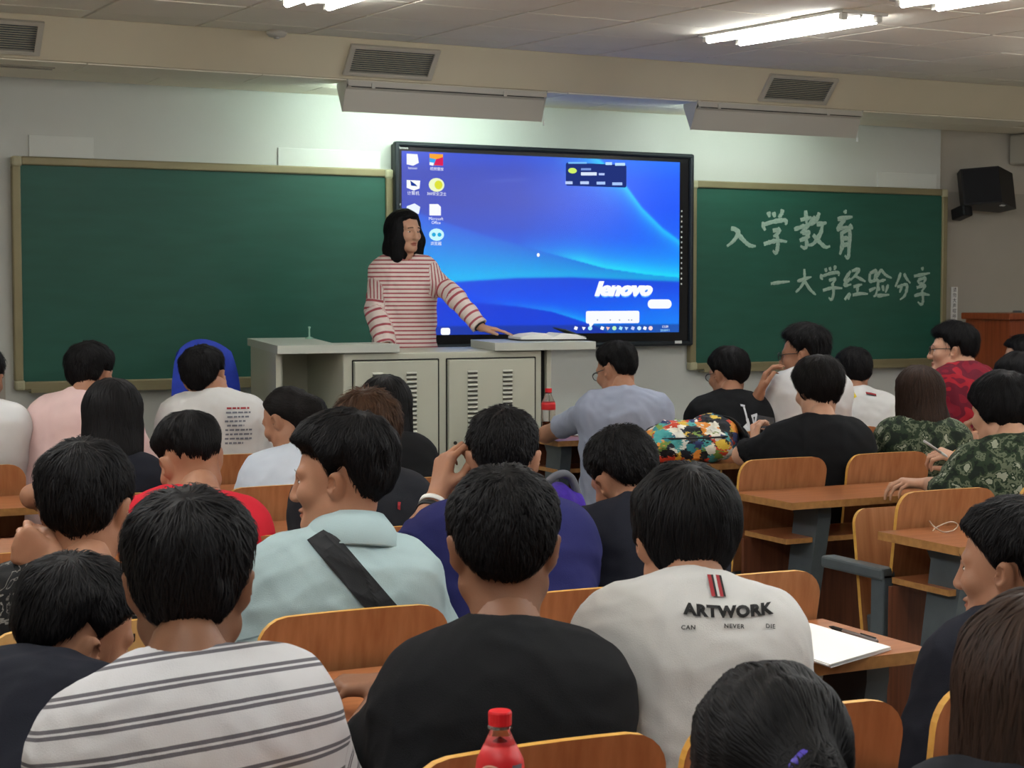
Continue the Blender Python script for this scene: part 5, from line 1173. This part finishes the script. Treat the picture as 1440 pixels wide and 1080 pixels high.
for pts in (tuple((a*.72, b*.9) for a, b in pp) for pp in (((.02, -.03), (.05, -.035), (.048, -.045), (.022, -.04)), ((.036, -.045), (.048, -.045), (.062, -.10), (.052, -.105)), ((.05, -.105), (.066, -.100), (.085, -.16), (.068, -.165)), ((.085, -.085), (.125, -.075), (.128, -.088), (.088, -.098)), ((.115, -.08), (.127, -.08), (.108, -.15), (.098, -.145)), ((.088, -.09), (.098, -.092), (.112, -.148), (.10, -.15)), ((.02, -.15), (.055, -.125), (.075, -.185), (.02, -.185)))):
    poly_patch(o, pts, 4, WHP, 'print')
YEL = mat('yellow_print', (222, 196, 40), .8)
o = PE['P20']
poly_patch(o, ((-.075, -.02), (-.035, -.006), (-.03, -.032), (-.07, -.05)), 4, YEL, 'shoulder_patch')
poly_patch(o, ((.02, -.002), (.07, -.012), (.068, -.022), (.02, -.012)), 4, REDP, 'collar_stripe'); poly_patch(o, ((.02, -.012), (.068, -.022), (.067, -.028), (.02, -.018)), 4, INK, 'collar_stripe')
o = PE['P22']; ORG = mat('orange_stripe', (226, 64, 44), .8)
poly_patch(o, ((.07, -.01), (.10, -.03), (.02, -.19), (-.02, -.19)), 8, ORG, 'stripe')
o = PE['P14']; poly_patch(o, ((.115, -.075), (.122, -.075), (.122, -.097), (.115, -.094)), 2, REDP, 'print')
# collar, yoke seam and strap of the pale blue shirt
o = PE['P6']
def collar(o, m, r0=.069, h=.046, dr=.046):
    vs = []; fs = []; n = 40; prof = [(r0-.004, -.004), (r0-.006, h), (r0-.001, h+.004), (r0+dr*.4, h*.55), (r0+dr, -.024), (r0+dr-.004, -.028), (r0+dr*.3, h*.35), (r0, -.004)]
    for i in range(n+1):
        a = R(-90-158+316*i/n)          # open at the throat
        for r, z in prof:
            q = np.array([math.cos(a)*r, math.sin(a)*r*.93-.012, z-.000]); vs.append(o.nc+o.ringR@q)
    k = len(prof)
    for i in range(n):
        for j in range(k-1): fs.append((i*k+j, (i+1)*k+j, (i+1)*k+j+1, i*k+j+1))
    fs += [tuple(range(k))[::-1], tuple(range(n*k, n*k+k))]
    return child(o, 'collar', np.array(vs), fs, m, o.shirt)
collar(o, C_['pale'])
SEAM = mat('seam_thread', (120, 140, 146), .9)
V, Fs = [], []
for i in range(41):
    u = -.20+.40*i/40; w = -.118+.55*(u)**2*-1.0+.012*math.cos(u*16); V += [(u, w-.035, 0), (u, w-.0385, 0)]
Fs = [(2*i, 2*i+1, 2*i+3, 2*i+2) for i in range(40)]; back_print(o, V, Fs, SEAM, 'yoke_seam', 0, 0, lift=.0015)
STRAP = mat('black_webbing', (30, 32, 36), .8, bump=.5, bscale=700)
V, Fs = sub_poly([(-.085, .018, 0), (-.048, .046, 0), (.215, -.205, 0), (.180, -.235, 0)], 26); st_ = back_print(o, V, Fs, STRAP, 'shoulder_strap', 0, 0, lift=.006); st_.parent = o.root
sm = st_.modifiers.new('thickness', 'SOLIDIFY'); sm.thickness = .003; sm.offset = 1
for k in ('P16', 'P18', 'P22', 'P17'): glasses(PE[k], M['rim'], M['lens'])
# wristbands
o = PE['P7']; d = nrm(o.Wr[-1]-o.El[-1])
zx = nrm(np.cross(d, [0, 0, 1])); Rm = np.stack([zx, np.cross(d, zx), d], 1)
for off, m in ((-.038, M['white']), (-.056, M['black'])):
    c = o.Wr[-1]+d*off; vs = []
    for i in range(24):
        a = 2*math.pi*i/24
        for r, z in ((.0315, -.006), (.034, -.006), (.034, .006), (.0315, .006)): vs.append(c+Rm@np.array([math.cos(a)*r, math.sin(a)*r, z]))
    fs = [(i*4+j, ((i+1) % 24)*4+j, ((i+1) % 24)*4+(j+1) % 4, i*4+(j+1) % 4) for i in range(24) for j in range(4)]
    child(o, 'wristband', np.array(vs), fs, m, o.root)
o = PE['L']; d = nrm(o.Wr[-1]-o.El[-1]); zx = nrm(np.cross(d, [0, 0, 1])); Rm = np.stack([zx, np.cross(d, zx), d], 1); mb = MB(); mb.tube([o.Wr[-1]-d*.008+Rm@np.array([math.cos(a)*.029, math.sin(a)*.029, 0]) for a in np.linspace(0, 2*math.pi, 21)], .004, 6); tochild(o, 'watch', mb, M['black'], o.root)
# hair ties
VIO = mat('violet_band', (72, 56, 170), .5)
def hair_tie(o, tie, r, tube, m):
    c = o.H+Rz(-R(32))@(np.array(tie)*o.s); mb = MB(); mb.tube([c+np.array([math.cos(a)*r, .004*math.sin(2*a), math.sin(a)*r]) for a in np.linspace(0, 2*math.pi, 17)], tube, 8); return tochild(o, 'hair_tie', mb, m, o.root)
hair_tie(PE['P28'], (.033, -.122, .035), .030, .007, VIO)
# ------------------------------------------------------------------ things on the desks
M['pet'] = glassy('clear_bottle', (245, 240, 238), .06, 1.3); M['tea'] = glassy('tea', (120, 52, 24), .05, 1.33); M['tea2'] = glassy('red_tea', (150, 40, 30), .05, 1.33)
M['cap'] = mat('red_cap', (214, 34, 42), .4); M['label'] = mat('red_label', (206, 36, 40), .45, noise=.6, nscale=30, c2=(180, 26, 32)); M['lmark'] = mat('label_print', (226, 186, 168), .6)
def bottle(loc, sc, label, lz, fill, liquid, marks):
    t = empty('drink_bottle', loc, label, 'bottle', rz=R(-20))
    pf = [(0, .004), (.018, 0), (.026, .003), (.031, .012), (.031, .05), (.0285, .058), (.0285, .066), (.031, .075), (.0315, .150), (.030, .162), (.014, .196), (.0125, .200), (.0125, .212)]
    sh = MB().lathe([(r*sc, z*sc) for r, z in pf], 28); sh.build('bottle', M['pet'], t, True)
    li = [(r*sc*.955, max(z*sc, .002)+.0012) for r, z in pf if z <= fill]+[(0, fill*sc)]; MB().lathe(li, 28).build('liquid', liquid, t, True)
    lb = MB(); pr = [(r, z) for r, z in ((.0317, lz[0]), (.0319, lz[0]+.004), (.0319, .150), (.0305, .160), (.0195, .183)) if lz[0] <= z <= lz[1]]
    lb.lathe([((r+.0006)*sc, z*sc) for r, z in pr], 28); lb.f = lb.f[:len(lb.f)]; o = lb.build('label', M['label'], t, True)
    cp = MB(); n = 40; cp.lathe([(.0150*sc, .206*sc), (.0153*sc, .222*sc), (.0142*sc, .2245*sc), (0, .225*sc)], n)
    cp.v = [(x*(1+.02*(k % 2)), y*(1+.02*(k % 2)), z) for k, (x, y, z) in enumerate(cp.v)]; cp.build('cap', M['cap'], t, False)
    MB().lathe([(.0165*sc, .202*sc), (.0165*sc, .2045*sc), (.0125*sc, .205*sc)], 24).build('neck_ring', M['pet'], t, True)
    if marks:
        def wrap(V, Fs, ang, z, m, name, r=.0329):
            P = [(r*sc*math.cos(ang+a[0]/(r*sc)), r*sc*math.sin(ang+a[0]/(r*sc)), z+a[1]) for a in V]; MB().add(P, Fs).build(name, m, o)
        V, Fs = text_mesh('茶', .036*sc, offset=.0004); wrap(V, Fs, R(-118), .122*sc, M['lmark'], 'label_character')
        pts = [(math.cos(a)*.021*sc, math.sin(a)*.023*sc) for a in np.linspace(R(-20), R(230), 24)]; V = []; 
        for x, y in pts: V += [(x, y), (x*.88, y*.88)]
        wrap(V, [(2*i, 2*i+1, 2*i+3, 2*i+2) for i in range(23)], R(-118), .137*sc, M['lmark'], 'label_swirl')
        V, Fs = sub_poly([(-.008, 0, 0), (.008, 0, 0), (.008, .011, 0), (-.008, .011, 0)], 4); wrap(V, Fs, R(-52), .147*sc, GRP, 'label_panel')
        V, Fs = sub_poly([(-.010, -.012, 0), (.008, 0, 0), (.010, .006, 0), (-.008, -.004, 0)], 4); wrap(V, Fs, R(-48), .128*sc, M['lmark'], 'label_panel')
    return t
bottle((.893, 1.80, .74), .92, 'red capped drink bottle on the nearest desk, cut by the bottom edge', (.03, .185), .19, M['tea2'], True)
p = atY(772, 540, 6.86); bottle((3.665, 6.88, .78), 1.03, 'red capped bottle of tea standing on the front desk by the console', (.128, .180), .075, M['tea'], False)
# notebook and pen on the aisle end of the centre desk
a, b_, c = [atZ(*q, .745) for q in ((1128, 876), (1250, 912), (1166, 936))]; d = a+c-b_
nb_ = empty('notebook', tuple(((b_+d)/2)[:2])+(.7405,), 'white open notebook on the desk right of the lettered white T-shirt', 'notebook')
for k in range(4):
    q = [(p_-(b_+d)/2)[:2]*(1+.01*k) + RNG.uniform(-.003, .003, 2) for p_ in (a, d, c, b_)]
    MB().prism([tuple(x) for x in q], .0022*k, .0022*k+.002).build('page' if k else 'cover', M['paper'], nb_)
def pen(p0, p1, label, body, grip, cap_):
    p0 = np.array(p0); p1 = np.array(p1); t = empty('pen', tuple(p0), label, 'pen'); v = p1-p0
    MB().tube([v*.0, v*.08, v*.30], [.0012, .0042, .0046], 10).build('grip', grip, t, True); MB().tube([v*.30, v*.98, v], [.0045, .0045, .003], 10).build('barrel', body, t, True)
    MB().tube([v*.66+np.array([0, 0, .006]), v*.97+np.array([0, 0, .006])], .0014, 6).build('clip', cap_, t)
pen(atZ(1166, 881, .746), atZ(1234, 902, .746), 'dark gel pen lying beside the white notebook', mat('pen_barrel', (120, 112, 110), .25), M['dark'], M['black'])
pen(atY(1333, 643, 4.52), atY(1299, 620, 4.50), 'white pen held by the student in the camouflage jacket', M['white'], M['white'], M['chrome'])
# loose paper
for (px, py, z, w, h, rz, lab) in ((176, 762, .741, .15, .21, 20, 'sheet of paper on the desk just right of the raised fist student'), (808, 611, .781, .12, .16, 10, 'sheet of paper on the front desk under the grey-blue sleeve')):
    x, y, _ = atZ(px, py, z); t = empty('paper_sheet', (x, y, z-.0005), lab, 'paper', rz=R(rz)); V = [(a*w/2, b*h/2, .0006+.004*(a*a)) for b in (-1, 1) for a in np.linspace(-1, 1, 7)]
    MB().add(V+[(v[0], v[1], v[2]+.0006) for v in V], [(i, i+7, i+8, i+1) for i in range(6)]+[(14+i, 15+i, 22+i, 21+i) for i in range(6)]).build('sheet', M['paper'], t)
# clear strip on the empty desk end
pts = [atZ(x, y, z) for x, y, z in ((1306, 731, .752), (1313, 740, .765), (1326, 748, .745), (1340, 746, .744), (1347, 738, .75), (1336, 734, .762), (1318, 741, .748), (1312, 746, .743))]
d_ = dense(np.array(pts), 6); t = empty('plastic_strip', tuple(pts[2]), 'curled clear plastic strip on the end of the right block desk', 'strip')
MB().tube([q-np.array(pts[2]) for q in d_], .0022, 6).build('strip', mat('clear_film', (190, 170, 150), .25, spec=.6), t, True)
# phone
pw = PE['P19'].Wr[-1]; ph = empty('smartphone', tuple(atY(1077, 600, 5.66)), 'dark smartphone held up by the girl in the black T-shirt', 'phone'); ph.rotation_euler = (R(-62), R(10), R(-30))
MB().box((0, 0, 0), (.074, .009, .150), bev=.004).build('case', M['black'], ph); MB().box((0, -.0052, 0), (.066, .001, .138)).build('screen', mat('phone_glass', (14, 18, 30), .08, spec=.6), ph)
# backpack
BPM = patch_cloth('graffiti_canvas', ((78, 168, 168), (30, 34, 44), (226, 190, 70), (206, 72, 48), (222, 222, 212), (232, 150, 62), (56, 66, 110), (118, 148, 70), (60, 140, 150), (240, 236, 220), (24, 24, 28)), 29, vor=True, rough=.6)
bp = empty('backpack', (3.79, 5.86, .76), 'colourful cartoon-pattern backpack lying on the desk', 'backpack', rz=R(-20))
bv, bq = volmesh([EL((0, 0, .085), (.20, .13, .088), k=.05), EL((-.09, -.02, .075), (.11, .12, .078), k=.04), EL((.10, .02, .11), (.10, .11, .085), k=.04), RC((-.15, -.1, .05), (.1, -.12, .06), .05, .055, .04)], .0075, off=0, post=lambda P, d: np.maximum(d-folds(P*1.6, .010, 4.), .001-P[:, 2]), it=2)
new_obj('main_pouch', np_mesh('main_pouch', bv, bq), BPM, bp, True)
pv, pq = volmesh([EL((-.02, -.125, .055), (.13, .035, .05), k=.02)], .0075, post=lambda P, d: np.maximum(d-folds(P*1.8, .006, 9.), .001-P[:, 2])); new_obj('front_pocket', np_mesh('front_pocket', pv, pq), BPM, bp, True)
MB().tube(dense(np.array([(-.16, -.10, .10), (-.08, -.155, .105), (.03, -.165, .108), (.12, -.14, .11)]), 6), .004, 6).build('zip', M['black'], bp, True)
for q, nm in (([(.10, .09, .17), (.19, .04, .15), (.235, -.05, .07), (.20, -.12, .012)], 'strap'), ([(.09, .03, .185), (.165, -.01, .165), (.21, -.05, .09), (.22, -.10, .012)], 'strap')):
    d_ = dense(np.array(q), 7); V = []; 
    for p_ in d_: V += [p_+np.array([-.012, .018, 0]), p_+np.array([.012, -.018, 0]), p_+np.array([.012, -.018, .008]), p_+np.array([-.012, .018, .008])]
    n = len(d_); MB().add(V, [(i*4+j, (i+1)*4+j, (i+1)*4+(j+1) % 4, i*4+(j+1) % 4) for i in range(n-1) for j in range(4)]+[(0, 1, 2, 3), (n*4-1, n*4-2, n*4-3, n*4-4)]).build(nm, M['black'] if q[0][0] > .05 else M['patch'], bp, True)
# purple bag
PUR = mat('purple_plush', (62, 34, 150), .85, bump=1, bscale=120)
pb = empty('soft_bag', (2.00, 3.80, .74), 'purple plush bag with a grey handle on the desk', 'bag')
bv, bq = volmesh([EL((0, 0, .10), (.15, .07, .11), k=.04), EL((0, 0, .17), (.115, .06, .055), k=.04)], .007, post=lambda P, d: np.maximum(d-.004*np.sin(P[:, 0]*130), .001-P[:, 2])); new_obj('bag_body', np_mesh('bag_body', bv, bq), PUR, pb, True)
MB().tube(dense(np.array([(-.02, -.02, .20), (.03, -.03, .245), (.08, -.02, .235), (.12, -.01, .15)]), 6), .011, 8).build('handle', mat('grey_webbing', (96, 98, 106), .8), pb, True)
